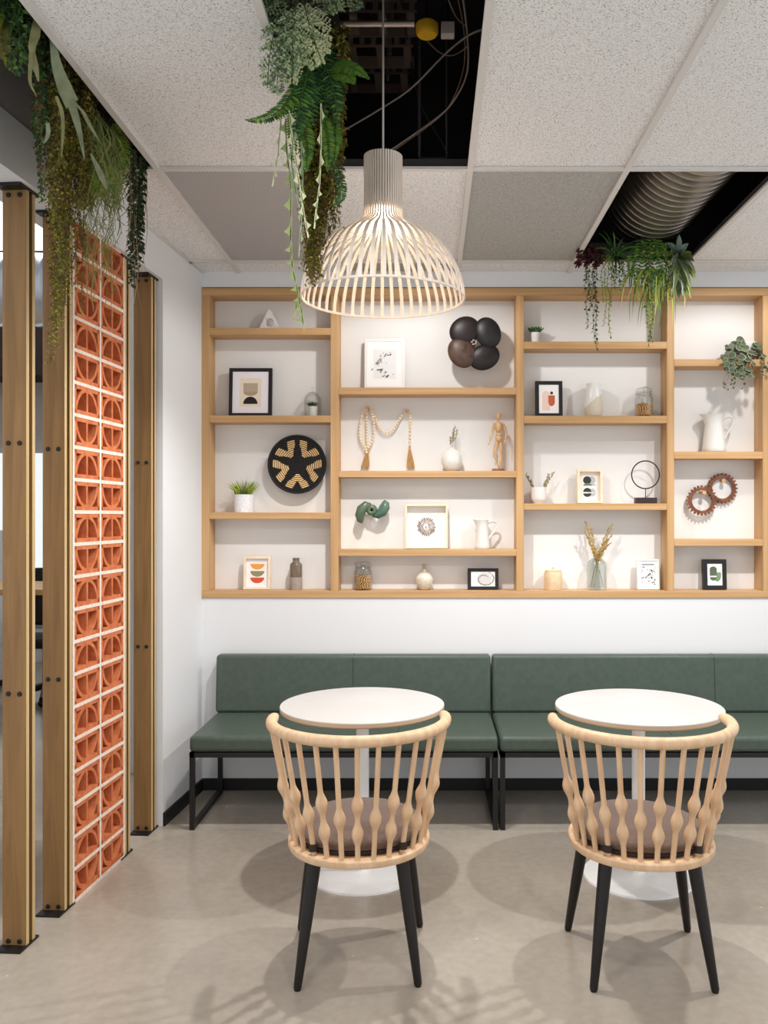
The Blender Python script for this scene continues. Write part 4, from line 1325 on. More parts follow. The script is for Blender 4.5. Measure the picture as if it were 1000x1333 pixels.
x, w, h, z = spot(764.5, 790, 727, (2, 3))
t = thing('glass_bottle_vase', 'clear glass bottle vase holding tall dried yellow flowers', 'vase', (x, YO, z))
r = w / 2; mb = MB()
mb.lathe([(0, .001), (r * .94, .001), (r, h * .06), (r, h * .78), (r * .9, h * .9), (r * .62, h * .97), (r * .55, h), (r * .5, h), (r * .56, h * .955), (r * .84, h * .88), (r - .003, h * .77), (r - .003, h * .08), (0, h * .06)], 36)
mb.build('bottle', glass_grey, t, smooth=50)
yel = [leaf_mat('dried_yellow', (214, 182, 108), (190, 156, 86)), leaf_mat('dried_ochre', (176, 144, 82), (200, 172, 110))]
g = random.Random(21); ms = MB()
K_ = YO / F
for tx, tz, bx_ in ((-14, 88, 6), (-16, 76, 8), (-12, 70, 4), (-8, 80, 9), (-10, 62, -2), (16, 82, -6), (19, 72, -8), (14, 66, -3), (10, 60, -9), (17, 60, -4), (-4, 58, 2), (5, 52, 0), (21, 86, -7)):
    b = Vector((bx_ * K_, g.uniform(-.01, .01), h * .1)); e = Vector((tx * K_, g.uniform(-.025, .02), tz * K_))
    nk = Vector((g.uniform(-.006, .006), 0, h * .98))
    P = bez(b, nk * 1.0 + (nk - (b + e) / 2) * .3, e, 14); ms.tube(P, .0011, 4, 0)
    for i in range(50):
        u = .5 + .5 * i / 50; k = min(int(u * 14), 13); q = P[k].lerp(P[k + 1], u * 14 - k)
        a = g.uniform(0, 2 * PI); d = (P[k + 1] - P[k]).normalized() + Vector((math.cos(a), math.sin(a), 0)) * 1.0
        ms.leaf(q, d, (math.sin(a), -math.cos(a), .3), g.uniform(.009, .016), .008, 1 + i % 2, True)
ms.build('dried_flowers', [stem_dry] + yel, t)

def art8(s, iw, ih):
    g = random.Random(15); ink = pm('ink', (40, 38, 40)); gy = pm('chip_grey', (150, 150, 154))
    s(rect(-.34, .34, .84, .9), gy)
    for i in range(44):
        cx, cz = g.uniform(-.38, .38), g.uniform(.12, .82); l = g.uniform(.02, .06); a = g.uniform(0, 3.1)
        s([(cx + l * math.cos(a + q) * g.uniform(.6, 1), cz + l * .75 * math.sin(a + q) * g.uniform(.6, 1)) for q in (0, 1.4, 3.0, 4.6)], ink if g.random() < .8 else gy)
picture_frame('picture_frame', 'white frame with scattered black terrazzo chips print', (829.5, 858.5, 728), (2, 3), 2.6, frame_white, art8)

# column 4 -----------------------------------------------------------
pitcher('tall white enamel pitcher on the right shelf under the trailing plant', (912.5, 955.5, 539.5), (3, 1), 30.5)
gearm = mat('walnut_gear', (136, 82, 50), .45, col2=(98, 54, 34), scale=(18, 18, 18), lo=.35, hi=.65)
def gear(label, px, py, yoff, n=24):
    c = W(px, py, YB - yoff)
    t = thing('wooden_gear', label, 'gear', (c.x, YB - yoff, c.z), 0, 'wooden gears on pegs')
    s = (YB - yoff) / F; O = []; I = []
    for k in range(n):
        a0 = 2 * PI * k / n
        for f, q in ((-.5, 17.2), (-.24, 17.2), (-.17, 19.8), (.17, 19.8), (.24, 17.2), (.5, 17.2)):
            a = a0 + f * 2 * PI / n
            O.append((q * s * math.cos(a), q * s * math.sin(a))); I.append((13.4 * s * math.cos(a), 13.4 * s * math.sin(a)))
    mb = MB(); mb.loop_prism(O, I, -.009, .009); mb.build('gear_ring', gearm, t, smooth=30)
gear('brown wooden toothed gear ring, left and lower of the overlapping pair', 913.8, 651.5, .040)
gear('brown wooden toothed gear ring, right and upper of the overlapping pair', 940.2, 635.8, .018)
wall_peg('wooden wall peg holding the lower left gear', 915, 641.3, .062, .0115)
wall_peg('wooden wall peg holding the upper right gear', 940.8, 625.7, .045, .0115)
def art9(s, iw, ih):
    dk = pm('moss', (92, 102, 82)); lg = pm('leaf', (118, 146, 112)); wt = pm('line_white', (226, 226, 224))
    s(ell(-.1, .74, .24, .13, 0, 180), dk); s(rect(-.34, .14, .44, .75), dk)
    s(rect(.14, .42, .46, .6), lg); s(ell(.16, .46, .26, .28, 180, 360), lg)
    s(rect(-.34, .12, .38, .44), pm('soft_white', (240, 236, 232))); s(ell(-.11, .38, .23, .16, 180, 360), dk)
picture_frame('picture_frame', 'black frame with two green arch shapes, bottom right shelf', (915, 945.5, 728.5), (3, 3), 5.6, frame_black, art9, depth=.03, recess=.003)

# trailing plant on the top right shelf
x, w, h, z = spot(957, 985, 447, (3, 0))
t = thing('trailing_potted_plant', 'trailing plant with round cream-edged grey green leaves on the top right shelf', 'potted plant', (x, YO, z))
mb = MB(); mb.lathe(pot_prof(w / 2 * .8, w / 2, h), 28); mb.build('pot', ceramic, t)
g = random.Random(33); mb = MB(); ms = MB()
def rleaf(c, nrm, r):
    nrm = Vector(nrm).normalized(); u = nrm.orthogonal().normalized(); v = nrm.cross(u); c = Vector(c)
    up_ = Vector((0, 0, 1)); 
    n = 10; ring1 = [c + (u * math.cos(2 * PI * k / n) + v * math.sin(2 * PI * k / n)) * r for k in range(n)]
    ring0 = [c + (u * math.cos(2 * PI * k / n) + v * math.sin(2 * PI * k / n)) * r * .89 + nrm * .0015 for k in range(n)]
    mb.add(ring0 + ring1 + [c + nrm * .001], [(k, (k + 1) % n, 2 * n) for k in range(n)], g.choice([0, 0, 1]))
    mb.add(ring0 + ring1, [(n + k, n + (k + 1) % n, (k + 1) % n, k) for k in range(n)], 2)
def lp(px, py, y): v = W(px, py, y); return Vector((v.x - x, v.y - YO, v.z - z))
for i in range(75):
    a = g.uniform(0, 2 * PI); q = g.random() ** .6
    px = 968 + 27 * q * math.cos(a); py = 464 + 28 * q * math.sin(a) * (1 if math.sin(a) > 0 else .85) 
    y = YW + g.uniform(-.06, .05)
    if py > 469: y = YW - .012 - g.uniform(0.004, .06)
    p = lp(px, py, y)
    rleaf(p, (math.cos(a) * .5 + g.gauss(0, .3), -1 + g.gauss(0, .35), .5 + g.gauss(0, .35)), g.uniform(.014, .023))
    ms.tube(bez((0, 0, h * .9), p * .6 + Vector((0, -.02, .05)), p, 5), .0012, 4)
for sx_, ey in ((942, 505), (946.5, 507), (952, 500), (955, 505), (962, 492), (968, 506), (990, 488), (998, 483)):
    y = YW - .03 - g.uniform(0, .03)
    P = [lp(sx_ + g.uniform(-2, 2) + 5 * (1 - q), 468 + (ey - 468) * q, y) for q in [i / 6 for i in range(7)]]
    ms.tube(P, .0009, 4)
    for q in range(1, 7):
        if g.random() < .85: rleaf(P[q] + Vector((g.choice([-1, 1]) * .007, -.004, 0)), (g.gauss(0, .7), -1, g.gauss(0, .5)), g.uniform(.008, .013) * (1.3 - q * .08))
mb.build('foliage', [leaf_mat('plant_grey_green', (92, 104, 78), (74, 88, 68)), leaf_mat('plant_deep_green', (62, 78, 58), (78, 96, 72)), leaf_mat('leaf_cream_edge', (172, 174, 140), (152, 156, 122))], t)
ms.build('stems', mat('reddish_stem', (112, 84, 66), .7), t)
# ------------------------------------------------------------------ hanging plants
def planter(label, x0, x1, y0, y1, z=3.06):
    t = thing('hanging_planter', label, 'planter', ((x0 + x1) / 2, (y0 + y1) / 2, z))
    w, d = (x1 - x0) / 2, (y1 - y0) / 2
    mb = MB(); mb.box(-w, w, -d, d, 0, .012)
    for a in ((-w, w, -d, -d + .01), (-w, w, d - .01, d), (-w, -w + .01, -d, d), (w - .01, w, -d, d)): mb.box(a[0], a[1], a[2], a[3], .012, .045 if x1 > 1 else .13)
    mb.build('trough', black_plastic, t)
    mb = MB()
    if x1 > 1: mb.box(-w - .012, w + .065, d - .03, d, .0, .01)
    else:
      for sx_ in (-1, 1):
        for sy in (-1, 1): mb.tube([(sx_ * (w - .005), sy * (d - .005), .12), (sx_ * (w - .005), sy * (d - .005), 4.0 - z)], .002, 5)
    mb.build('hanging_wires', steel_black, t)
planter('long black planter trough above the open ceiling strip at left', -1.33, -1.12, 2.25, 3.33)
planter('black planter trough above the left edge of the dark bay', -.445, -.30, 2.16, 2.95)
planter('black planter trough under the duct at the far end of the right bay', .80, 1.34, 4.44, 4.56, 2.942)

GD = leaf_mat('leaf_deep_green', (30, 58, 30), (48, 84, 40)); GM = leaf_mat('leaf_mid_green', (66, 112, 48), (92, 136, 58))
GL = leaf_mat('leaf_light_green', (134, 164, 72), (156, 184, 90)); GY = leaf_mat('leaf_yellow_green', (182, 194, 76), (156, 178, 62))
OB = leaf_mat('leaf_olive_brown', (116, 102, 38), (98, 86, 34)); OG = leaf_mat('leaf_olive_green', (124, 132, 44), (102, 112, 38)); OY = leaf_mat('leaf_olive_gold', (170, 158, 66), (148, 136, 52))
BR = leaf_mat('leaf_red_brown', (98, 66, 44), (80, 54, 36)); FN = leaf_mat('fern_green', (40, 84, 40), (62, 108, 50)); FD = leaf_mat('fern_dark', (28, 62, 40), (40, 80, 48))
FL = leaf_mat('fern_lime', (124, 156, 54), (98, 138, 48)); SG = leaf_mat('silver_green', (172, 188, 142), (148, 168, 124)); SP = leaf_mat('silver_pale', (214, 214, 172), (192, 198, 152))
SH_ = leaf_mat('staghorn_grey_green', (146, 154, 124), (122, 132, 104)); BG = leaf_mat('blue_green_leaf', (142, 162, 150), (118, 142, 132)); PU = leaf_mat('purple_leaf', (104, 44, 62), (78, 34, 52))
MS = leaf_mat('moss_green', (132, 146, 80), (110, 124, 66)); RT = mat('pale_root', (168, 142, 116), .8); ST = mat('green_stem', (84, 96, 50), .7); STB = mat('brown_stem', (88, 70, 44), .8)
ZROOT = 3.0
def plant(name, label, at_, group=None):
    t = thing(name, label, 'hanging plant', at_, 0, group or 'artificial plants hanging from the ceiling')
    t['_a'] = 0
    del t['_a']
    return t, Vector(at_)

def strand(ms, ml, P, seed, L, w, step, mats, round_=True, droop=.4, thick=.0012, dens=1, taper=True, jit=0.0):
    """leafy strand along the points P (local)"""
    g = random.Random(seed)
    pts = catmull([tuple(p) for p in P], 6)
    ms.tube(pts, thick, 4)
    acc = 0; a = g.uniform(0, 6)
    tot = sum((b - c).length for b, c in zip(pts, pts[1:])); run = 0
    for p, q in zip(pts, pts[1:]):
        seg = (q - p).length; d = (q - p) / max(seg, 1e-6)
        while acc < seg:
            o = p + d * acc; u = (run + acc) / tot
            for _ in range(dens):
                a += 2.4 + g.uniform(-.5, .5)
                side = d.orthogonal().normalized(); b = d.cross(side)
                out = side * math.cos(a) + b * math.sin(a)
                dr = out * (1 - droop * .5) + d * droop + Vector((0, 0, -.15))
                s = (1.0 - .45 * u if taper else 1.0) * g.uniform(.75, 1.2)
                oo = o + Vector((g.gauss(0, jit), g.gauss(0, jit), g.gauss(0, jit))) if jit else o
                nrm = (d * -1 + out * .5 + Vector((g.gauss(0, .3), g.gauss(0, .3), g.gauss(0, .3))))
                ml.leaf(oo, dr, nrm, L * s, w * s, g.choice(mats), round_, .12)
            acc += step * g.uniform(.8, 1.2)
        run += seg; acc -= seg

def frond(ms, ml, P, n, plen, pw, mats, seed, tipw=.25, curl=.1, nrm=None, serr=False, droop=.25, rach=.0018):
    g = random.Random(seed)
    pts = bez(P[0], P[1], P[2], n)
    ms.tube(pts, [rach * (1.2 - i / n) for i in range(n + 1)], 5)
    N = Vector(nrm) if nrm else Vector((0, -1, .35))
    for i in range(1, n):
        u = i / n; d = (pts[i + 1] - pts[i]).normalized()
        s = d.cross(N).normalized(); nn = s.cross(d)
        l = plen * (math.sin(PI * (.16 + .84 * u) ** .8) ** .8 if u < .97 else .2)
        l = max(l, plen * .12)
        for q in (-1, 1):
            dr = s * q + d * .35 - nn * droop * .3 + Vector((0, 0, -droop * .4)) + Vector((g.gauss(0, .06),) * 3)
            ml.leaf(pts[i], dr, nn, l * g.uniform(.9, 1.08), pw, g.choice(mats), True, curl)

# ---- left strip ------------------------------------------------------------
def LV(px, py, dx=0.0):
    """a point in the hanging curtain of plants along the left strip (x = -1.2)"""
    X = -1.2 + dx
    Y = X * F / (px - CX)
    return Vector((X, Y, H - (py - CY) * Y / F))
def lstrand(ms, ml, t0, px, py0, py1, seed, *a, dx=0.0, sway=.012, px1=None, **k):
    g = random.Random(seed * 7 + 1)
    A = LV(px, py0, dx); A.z = max(A.z, 3.07)
    B = LV(px, py1, dx)
    e = LV(px1, py1, dx) if px1 is not None else B
    n = 7; P = []
    for i in range(n + 1):
        u = i / n; p = A.lerp(Vector((A.x, A.y, B.z)), u)
        p.x += (e.x - A.x) * u + g.gauss(0, sway); p.y += (e.y - A.y) * u + g.gauss(0, sway)
        P.append(p - t0)
    strand(ms, ml, P, seed, *a, **k)

# bushy dark vine at the photo's top left corner
t, o = plant('trailing_box_vine', 'bushy deep green vine hanging at the very top left corner', LV(28, 0) * 1.0)
ms, ml = MB(), MB(); g = random.Random(2)
for i in range(26):
    px = g.uniform(4, 40); lstrand(ms, ml, o, px, -30, g.uniform(35, 98) if px > 12 else g.uniform(5, 40), 100 + i, .026, .018, .009, [0, 0, 1, 2], dx=g.uniform(-.05, .05))
ml.build('foliage', [GD, GM, FD], t); ms.build('stems', ST, t)
# strap leaves
t, o = plant('strap_leaf_fern', 'brownish green strap-leaved fern at the left photo edge', LV(8, 30))
ml = MB(); g = random.Random(4)
for i, (ex, ey) in enumerate([(-4, 62), (2, 78), (8, 88), (14, 86), (20, 82), (-8, 50), (24, 70), (5, 60), (12, 92)]):
    A = LV(10, 20); E = LV(ex, ey, -.04 * (i % 3)); M_ = (A + E) / 2 + Vector((.0, -.05, .03))
    P = bez(A - o, M_ - o, E - o, 8); ml.ribbon(P, [.008, .02, .027, .03, .03, .026, .02, .012, .003], (.3, -1, .2), i % 2, .25)
ml.build('foliage', [OG, OB], t)
# button leaf vine
t, o = plant('button_leaf_vine', 'small round-leaved green vine hanging in long strands before the first post', LV(60, 30))
ms, ml = MB(), MB(); g = random.Random(6)
for i, (px, e, p1) in enumerate([(50, 262, 52), (55, 255, 53), (52, 220, 50), (57, 205, 60), (62, 215, 66), (66, 225, 70), (70, 212, 72), (60, 170, 60), (48, 190, 48), (64, 150, 66), (55, 140, 55), (68, 120, 70), (73, 150, 76), (58, 110, 58), (63, 100, 64), (52, 120, 52)]):
    lstrand(ms, ml, o, px, 10, e, 200 + i, .022, .018, .0056, [0, 0, 0, 1, 1, 2], px1=p1, dx=g.uniform(-.05, .05), sway=.008)
ml.build('foliage', [GD, GM, BR], t); ms.build('stems', STB, t)
# staghorn fern leaves
t, o = plant('staghorn_fern', 'staghorn fern with long grey green forked leaves at left', LV(70, 60))
ml = MB()
def stag(P, ws, m=0):
    pts = catmull(P, 5); k = len(pts) - 1
    wl = []
    for i in range(k + 1):
        u = i / k * (len(ws) - 1); a = min(int(u), len(ws) - 2); wl.append(ws[a] + (ws[a + 1] - ws[a]) * (u - a))
    ml.ribbon([q - o for q in pts], wl, (.35, -1, .1), m, .18)
q = .09
stag([LV(68, 50, q), LV(74, 85, q), LV(84, 115, q), LV(93, 135, q)], [.012, .03, .045, .05])
stag([LV(91, 130, q), LV(99, 155, q), LV(104, 175, q), LV(110, 207, q)], [.028, .022, .016, .003])
stag([LV(94, 132, q), LV(107, 146, q), LV(118, 165, q), LV(131, 187, q)], [.028, .018, .013, .003])
stag([LV(49, 22, q), LV(46, 45, q), LV(42, 60, q), LV(42, 70, q)], [.018, .026, .02, .014], 1)
stag([LV(42, 68, q), LV(45, 85, q), LV(48, 95, q), LV(50, 106, q)], [.016, .02, .012, .003], 1)
stag([LV(41, 68, q), LV(39, 95, q), LV(40, 110, q), LV(48, 126, q)], [.012, .010, .008, .002], 1)
stag([LV(73, 125, q), LV(80, 145, q), LV(82, 165, q), LV(80, 205, q)], [.008, .012, .010, .003], 1)
stag([LV(118, 200, q), LV(126, 217, q), LV(132, 230, q), LV(139, 246, q)], [.006, .018, .022, .006])
stag([LV(62, 160, q), LV(63, 172, q), LV(61, 180, q), LV(57, 187, q)], [.01, .012, .01, .003])
ml.build('fronds', [SH_, leaf_mat('staghorn_olive', (150, 148, 104), (120, 122, 84))], t)
# olive brown vines
t, o = plant('olive_button_vine', 'dense olive brown vine hanging longest, down over the second post', LV(82, 120))
ms, ml = MB(), MB(); g = random.Random(8)
for i in range(74):
    px = g.uniform(64, 120)
    e = {0: g.uniform(320, 400), 1: g.uniform(230, 330), 2: g.uniform(180, 300)}[i % 3]
    if px > 98: e = min(e, 270)
    lstrand(ms, ml, o, px, 60, e, 300 + i, .019, .012, .0056, [0, 1, 1, 2, 2, 3], round_=False, px1=(px + (78 - px) * .35 if px < 98 else px), dx=g.uniform(-.06, .05), dens=2, jit=.006)
for i, (px, e, p1) in enumerate([(76, 478, 68), (78, 455, 73), (82, 430, 74), (74, 445, 71), (84, 405, 78), (88, 385, 84), (80, 410, 80), (72, 400, 76)]):
    lstrand(ms, ml, o, px, 60, e, 360 + i, .021, .014, .0048, [1, 1, 2, 3, 3], round_=False, px1=p1, dx=g.uniform(-.03, .03), dens=2, jit=.006, sway=.006)
for i, (px, e, p1) in enumerate([(104, 330, 108), (110, 335, 114), (103, 405, 105), (101, 375, 101)]):
    lstrand(ms, ml, o, px, 60, e, 380 + i, .019, .012, .007, [0, 1, 2], round_=False, px1=p1, dx=.02, dens=2, jit=.004, sway=.006)
ml.build('foliage', [BR, OB, OG, OY], t); ms.build('stems', STB, t)
# moss
t, o = plant('spanish_moss', 'tangled fine green moss hanging between the olive vine and fern', LV(135, 150))
ml = MB(); g = random.Random(10)
for i in range(260):
    px = g.uniform(112, 158); A = LV(px, 120 + (px - 112) * 1.2 + g.uniform(0, 50), g.uniform(-.06, .06))
    n = 12; P = []; ph = g.uniform(0, 6); rr = g.uniform(.008, .024); Lz = g.uniform(.12, .26); tw = g.uniform(4, 11)
    for k in range(n + 1):
        u = k / n
        P.append(A - o + Vector((rr * math.cos(ph + tw * u) - rr * math.cos(ph), rr * math.sin(ph + tw * u), -Lz * u + .02 * math.sin(ph + 5 * u))))
    ml.tube(P, .0016, 3, g.choice([0, 0, 1]), caps=False)
for i in range(30):
    px = g.uniform(112, 152); A = LV(px, 235, g.uniform(-.04, .04)); P = []; ph = g.uniform(0, 6); Lz = g.uniform(.15, .5)
    for k in range(15):
        u = k / 14; P.append(A - o + Vector((.03 * math.sin(ph + 6 * u) * u + .012 * math.cos(ph + 15 * u), .02 * math.cos(ph + 7 * u), -Lz * u)))
    ml.tube(P, .0012, 3, g.choice([0, 1]), caps=False)
    for k in range(3, 15, 2):
        ml.leaf(P[k], (g.gauss(0, 1), g.gauss(0, 1), -.4), (0, -1, .3), .02, .003, 0)
ml.build('moss_strands', [MS, leaf_mat('moss_olive', (140, 140, 84), (120, 122, 70))], t)
# fern fronds at left
t, o = plant('sword_fern', 'yellow green sword fern drooping behind the moss at left', LV(155, 190))
ms, ml = MB(), MB()
for i, (a, m_, e) in enumerate([((150, 140), (154, 190), (170, 248)), ((148, 150), (150, 200), (160, 245)), ((122, 180), (112, 230), (128, 268)), ((118, 190), (122, 235), (136, 262)), ((125, 190), (140, 235), (155, 262)), ((146, 160), (164, 190), (176, 235))]):
    frond(ms, ml, [LV(*a, .02 * (i % 3)) - o, LV(*m_, .06) - o, LV(*e, .03) - o], 26, .03 if i > 1 else .042, .008, [0, 1], 20 + i, nrm=(.2, -1, .1))
ml.build('fronds', [FL, OG], t); ms.build('stems', ST, t)
# string of pearls
t, o = plant('string_of_hearts_vine', 'dark green bead-leaved vine strands beside the ceiling corner at left', LV(178, 200))
ms, ml = MB(), MB(); g = random.Random(12)
for i, (px, e) in enumerate([(171, 372), (174, 362), (178, 340), (182, 330), (185, 322), (175, 300), (181, 345), (187, 300)]):
    lstrand(ms, ml, o, px, 120, e, 500 + i, .023, .018, .0068, [0, 0, 0, 1], px1=px + g.uniform(-1, 1), dx=.06 + g.uniform(-.025, .02), sway=.004, taper=False)
ml.build('foliage', [leaf_mat('bead_leaf_dark', (34, 54, 34), (50, 76, 46)), GD], t); ms.build('stems', STB, t)
mr = MB()
for i in range(11):
    px = g.uniform(168, 190); A = LV(px, 200, .06); P = []; ph = g.uniform(0, 6); e = g.uniform(340, 428)
    B = LV(px + g.uniform(-4, 3), e, .06)
    for k in range(16):
        u = k / 15; p = A.lerp(B, u) - o; p += Vector((.011 * math.sin(ph + 7 * u), .008 * math.cos(ph + 6 * u), 0)) * (u + .2); P.append(p)
    mr.tube(P, [.0018 * (1.2 - k / 15) for k in range(16)], 4)
mr.build('aerial_roots', RT, t)

# ---- middle cluster over the dark bay's left edge -----------------------------
def CV(px, py, Y): return W(px, py, Y)
def front(nm, label, at_, fr, mats, n, pl, pw, rach=.0018, **k):
    t, o = plant(nm, label, at_)
    ms, ml = MB(), MB()
    for i, (a, m_, e) in enumerate(fr):
        frond(ms, ml, [a - o, m_ - o, e - o], n, pl * rnd.uniform(.85, 1.1), pw, list(range(len(mats))), 40 + i, rach=rach, **k)
    ml.build('fronds', mats, t); ms.build('stems', ST, t)
    return t
# frilly silver fern: doubly divided fronds
t, o = plant('lace_fern', 'frilly pale silver green lace fern at the top of the middle cluster', CV(385, 20, 2.4))
ms, ml = MB(), MB(); g = random.Random(14)
def lace(A, M_, E, mi, plen, seed):
    g = random.Random(seed); n = 13; pts = bez(A - o, M_ - o, E - o, n); ms.tube(pts, .0016, 4)
    N = Vector((g.uniform(-.4, .4), -1, .2))
    for i in range(2, n):
        u = i / n; d = (pts[min(i + 1, n)] - pts[i - 1]).normalized(); s = d.cross(N).normalized(); nn = s.cross(d)
        l = plen * (1.05 - u) ** .7
        for q in (-1, 1):
            dr = (s * q + d * .6 + nn * g.gauss(0, .45) + Vector((g.gauss(0, .22), g.gauss(0, .22), g.gauss(0, .22) - .3))).normalized(); tip = pts[i] + dr * l
            k = max(3, int(l / .009)); ss = dr.cross(nn)
            for j in range(1, k + 1):
                b = pts[i].lerp(tip, j / k)
                for h_ in (-1, 1):
                    ml.leaf(b, ss * h_ + dr * .7 + Vector((g.gauss(0, .12),) * 3), nn, .0115 * (1.1 - .4 * j / k), .0062, g.choice(mi), True, .2)
for i, (a, m_, e, mi) in enumerate([((392, -15), (402, 40), (420, 82), [1, 1, 0]), ((395, -10), (385, 40), (395, 85), [0, 1, 1]), ((380, -15), (372, 30), (372, 60), [0, 2]), ((365, -20), (350, 10), (345, 30), [2, 2, 0]), ((375, -10), (360, 45), (362, 100), [2, 0]), ((388, -10), (378, 60), (382, 95), [0, 0, 2]),
        ((370, -5), (350, 50), (348, 115), [2, 0]), ((400, -10), (412, 30), (424, 70), [1]), ((410, -15), (430, -5), (440, 12), [0, 2]), ((420, -20), (445, -12), (470, 8), [0, 2]), ((360, -15), (345, -5), (338, 12), [2, 0]), ((398, -5), (406, 50), (410, 90), [1, 0]),
        ((372, 20), (362, 80), (360, 122), [2, 0]), ((385, 30), (378, 70), (380, 110), [2, 0, 1])]):
    lace(CV(*a, 2.36 + .02 * (i % 5)), CV(*m_, 2.33 + .02 * (i % 5)), CV(*e, 2.34 + .025 * (i % 5)), mi, .062, 600 + i)
ml.build('fronds', [SG, SP, leaf_mat('silver_shade', (110, 130, 98), (92, 112, 84))], t); ms.build('stems', ST, t)
C = CV
front('boston_fern', 'dark green sword fern with long drooping fronds in the middle cluster', C(410, 90, 2.55), [
    (C(412, 60, 2.56), C(400, 110, 2.5), C(410, 168, 2.52)), (C(420, 55, 2.58), C(428, 100, 2.55), (C(420, 165, 2.55))), (C(425, 60, 2.6), C(440, 95, 2.57), C(438, 150, 2.57)),
    (C(428, 60, 2.62), C(448, 110, 2.6), C(434, 172, 2.6)), (C(405, 95, 2.5), C(398, 135, 2.46), C(388, 182, 2.47)), (C(402, 90, 2.5), C(392, 125, 2.46), C(382, 175, 2.46)), (C(408, 60, 2.6), C(415, 110, 2.57), C(425, 160, 2.57)), (C(420, 80, 2.56), C(438, 110, 2.53), C(440, 165, 2.53))],
    [FD, FN, GM], 18, .037, .0085)
front('boston_fern', 'single green fern frond reaching left over the white tile in the middle cluster', C(385, 120, 2.5), [
    (C(388, 105, 2.5), C(368, 162, 2.42), C(318, 156, 2.38)), (C(390, 110, 2.5), C(378, 150, 2.45), C(352, 150, 2.4))], [FN, FL], 30, .03, .0085)
front('boston_fern', 'green fern frond reaching right across the dark bay', C(435, 90, 2.55), [
    (C(430, 90, 2.56), C(450, 75, 2.52), C(482, 104, 2.5)), (C(432, 95, 2.56), C(448, 88, 2.53), C(462, 110, 2.52))], [FL, GM], 26, .035, .008)
front('boston_fern', 'lighter green fern fronds hanging low in the middle cluster', C(415, 170, 2.6), [
    (C(420, 150, 2.6), C(432, 185, 2.58), C(426, 225, 2.58)), (C(430, 150, 2.62), C(440, 175, 2.6), C(434, 215, 2.6)), (C(385, 130, 2.52), C(378, 165, 2.5), C(384, 215, 2.5)), (C(395, 150, 2.55), C(402, 190, 2.53), C(398, 225, 2.53))], [FL, GM], 24, .03, .0075)
# olive moss column
t, o = plant('olive_moss_vine', 'thick olive brown moss vine hanging down to the pendant shade', C(420, 150, 2.66))
ms, ml = MB(), MB(); g = random.Random(16)
for i in range(84):
    px = g.uniform(394, 445); e = g.uniform(240, 330) if px > 425 else g.uniform(280, 372)
    Y = 2.66 + g.uniform(-.06, .06)
    A = C(px, 0, Y); A = Vector((C(px, 150, Y).x, Y, 3.07)); B = C(px + (405 - px) * (.55 if e > 300 else .1), e, Y)
    P = [A.lerp(B, k / 7) + Vector((g.gauss(0, .008), g.gauss(0, .008), 0)) - o for k in range(8)]
    strand(ms, ml, P, 700 + i, .021, .013, .0055, [0, 1, 1, 2, 2, 3], round_=False, dens=2, jit=.006)
ml.build('foliage', [BR, OB, OG, OY], t); ms.build('stems', STB, t)
# fishbone cactus strands: zig-zag ribbons
t, o = plant('fishbone_cactus', 'zigzag pale green fishbone cactus strands trailing past the pendant', C(385, 150, 2.5))
ml = MB()
def zig(pts, mi, amp=.011, step=.022, Y=2.5):
    P = catmull([C(*q, Y) - o for q in pts], 8); out = [P[0]]; acc = 0
    tot = []
    for a, b in zip(P, P[1:]):
        acc += (b - a).length
        if acc > step / 4: tot.append(b); acc = 0
    w = .0022
    for k in range(len(tot) - 1):
        a, b = tot[k], tot[k + 1]; d = (b - a).normalized(); s = d.cross(Vector((0, -1, 0))).normalized()
        ml.add([a - s * w, a + s * w, b + s * w, b - s * w], [(0, 1, 2, 3)], mi)
    for k in range(0, len(tot) - 5, 4):
        side = 1 if (k // 4) % 2 else -1
        if mi == 1: side = 1
        a, b = tot[k], tot[k + 4]; d = (b - a).normalized(); s = d.cross(Vector((0, -1, 0))).normalized() * side
        y = Vector((0, -.003, 0))
        tip = a.lerp(b, .55) + s * amp * (1.9 if mi == 1 else 1.3) + y
        ml.add([a, a.lerp(b, .35) + s * amp * .55 + y, tip, a.lerp(b, .72) + s * amp * .35, b], [(0, 1, 3, 4), (1, 2, 3)], mi)
zig([(385, 20), (384, 90), (384, 160)], 0, .004)
zig([(366, 150), (363, 190), (360, 215), (354, 245)], 0, .007)
zig([(372, 150), (374, 200), (379, 240), (379, 310), (381, 345), (388, 380), (393, 405), (396, 430)], 1, .011, .026, 2.46)
zig([(376, 140), (382, 190), (390, 240), (396, 280), (402, 312)], 0, .012, .024, 2.44)
zig([(418, 130), (418, 190), (416, 240), (412, 270), (409, 300)], 0, .009, .024, 2.44)
zig([(384, 160), (380, 210), (386, 250), (390, 270)], 2, .012, .024, 2.48)
zig([(392, 180), (394, 230), (392, 290), (389, 335)], 2, .008, .022, 2.5)
zig([(388, 390), (385, 405), (382, 418)], 1, .008, .018, 2.46)
ml.build('strands', [SP, leaf_mat('cactus_green', (124, 142, 82), (146, 158, 100)), SG], t)
front('curled_fern', 'curled dark fern strand looping beside the olive moss vine', C(432, 200, 2.55), [(C(428, 200, 2.56), C(462, 262, 2.5), C(431, 268, 2.5))], [FD, FN], 24, .018, .0065)

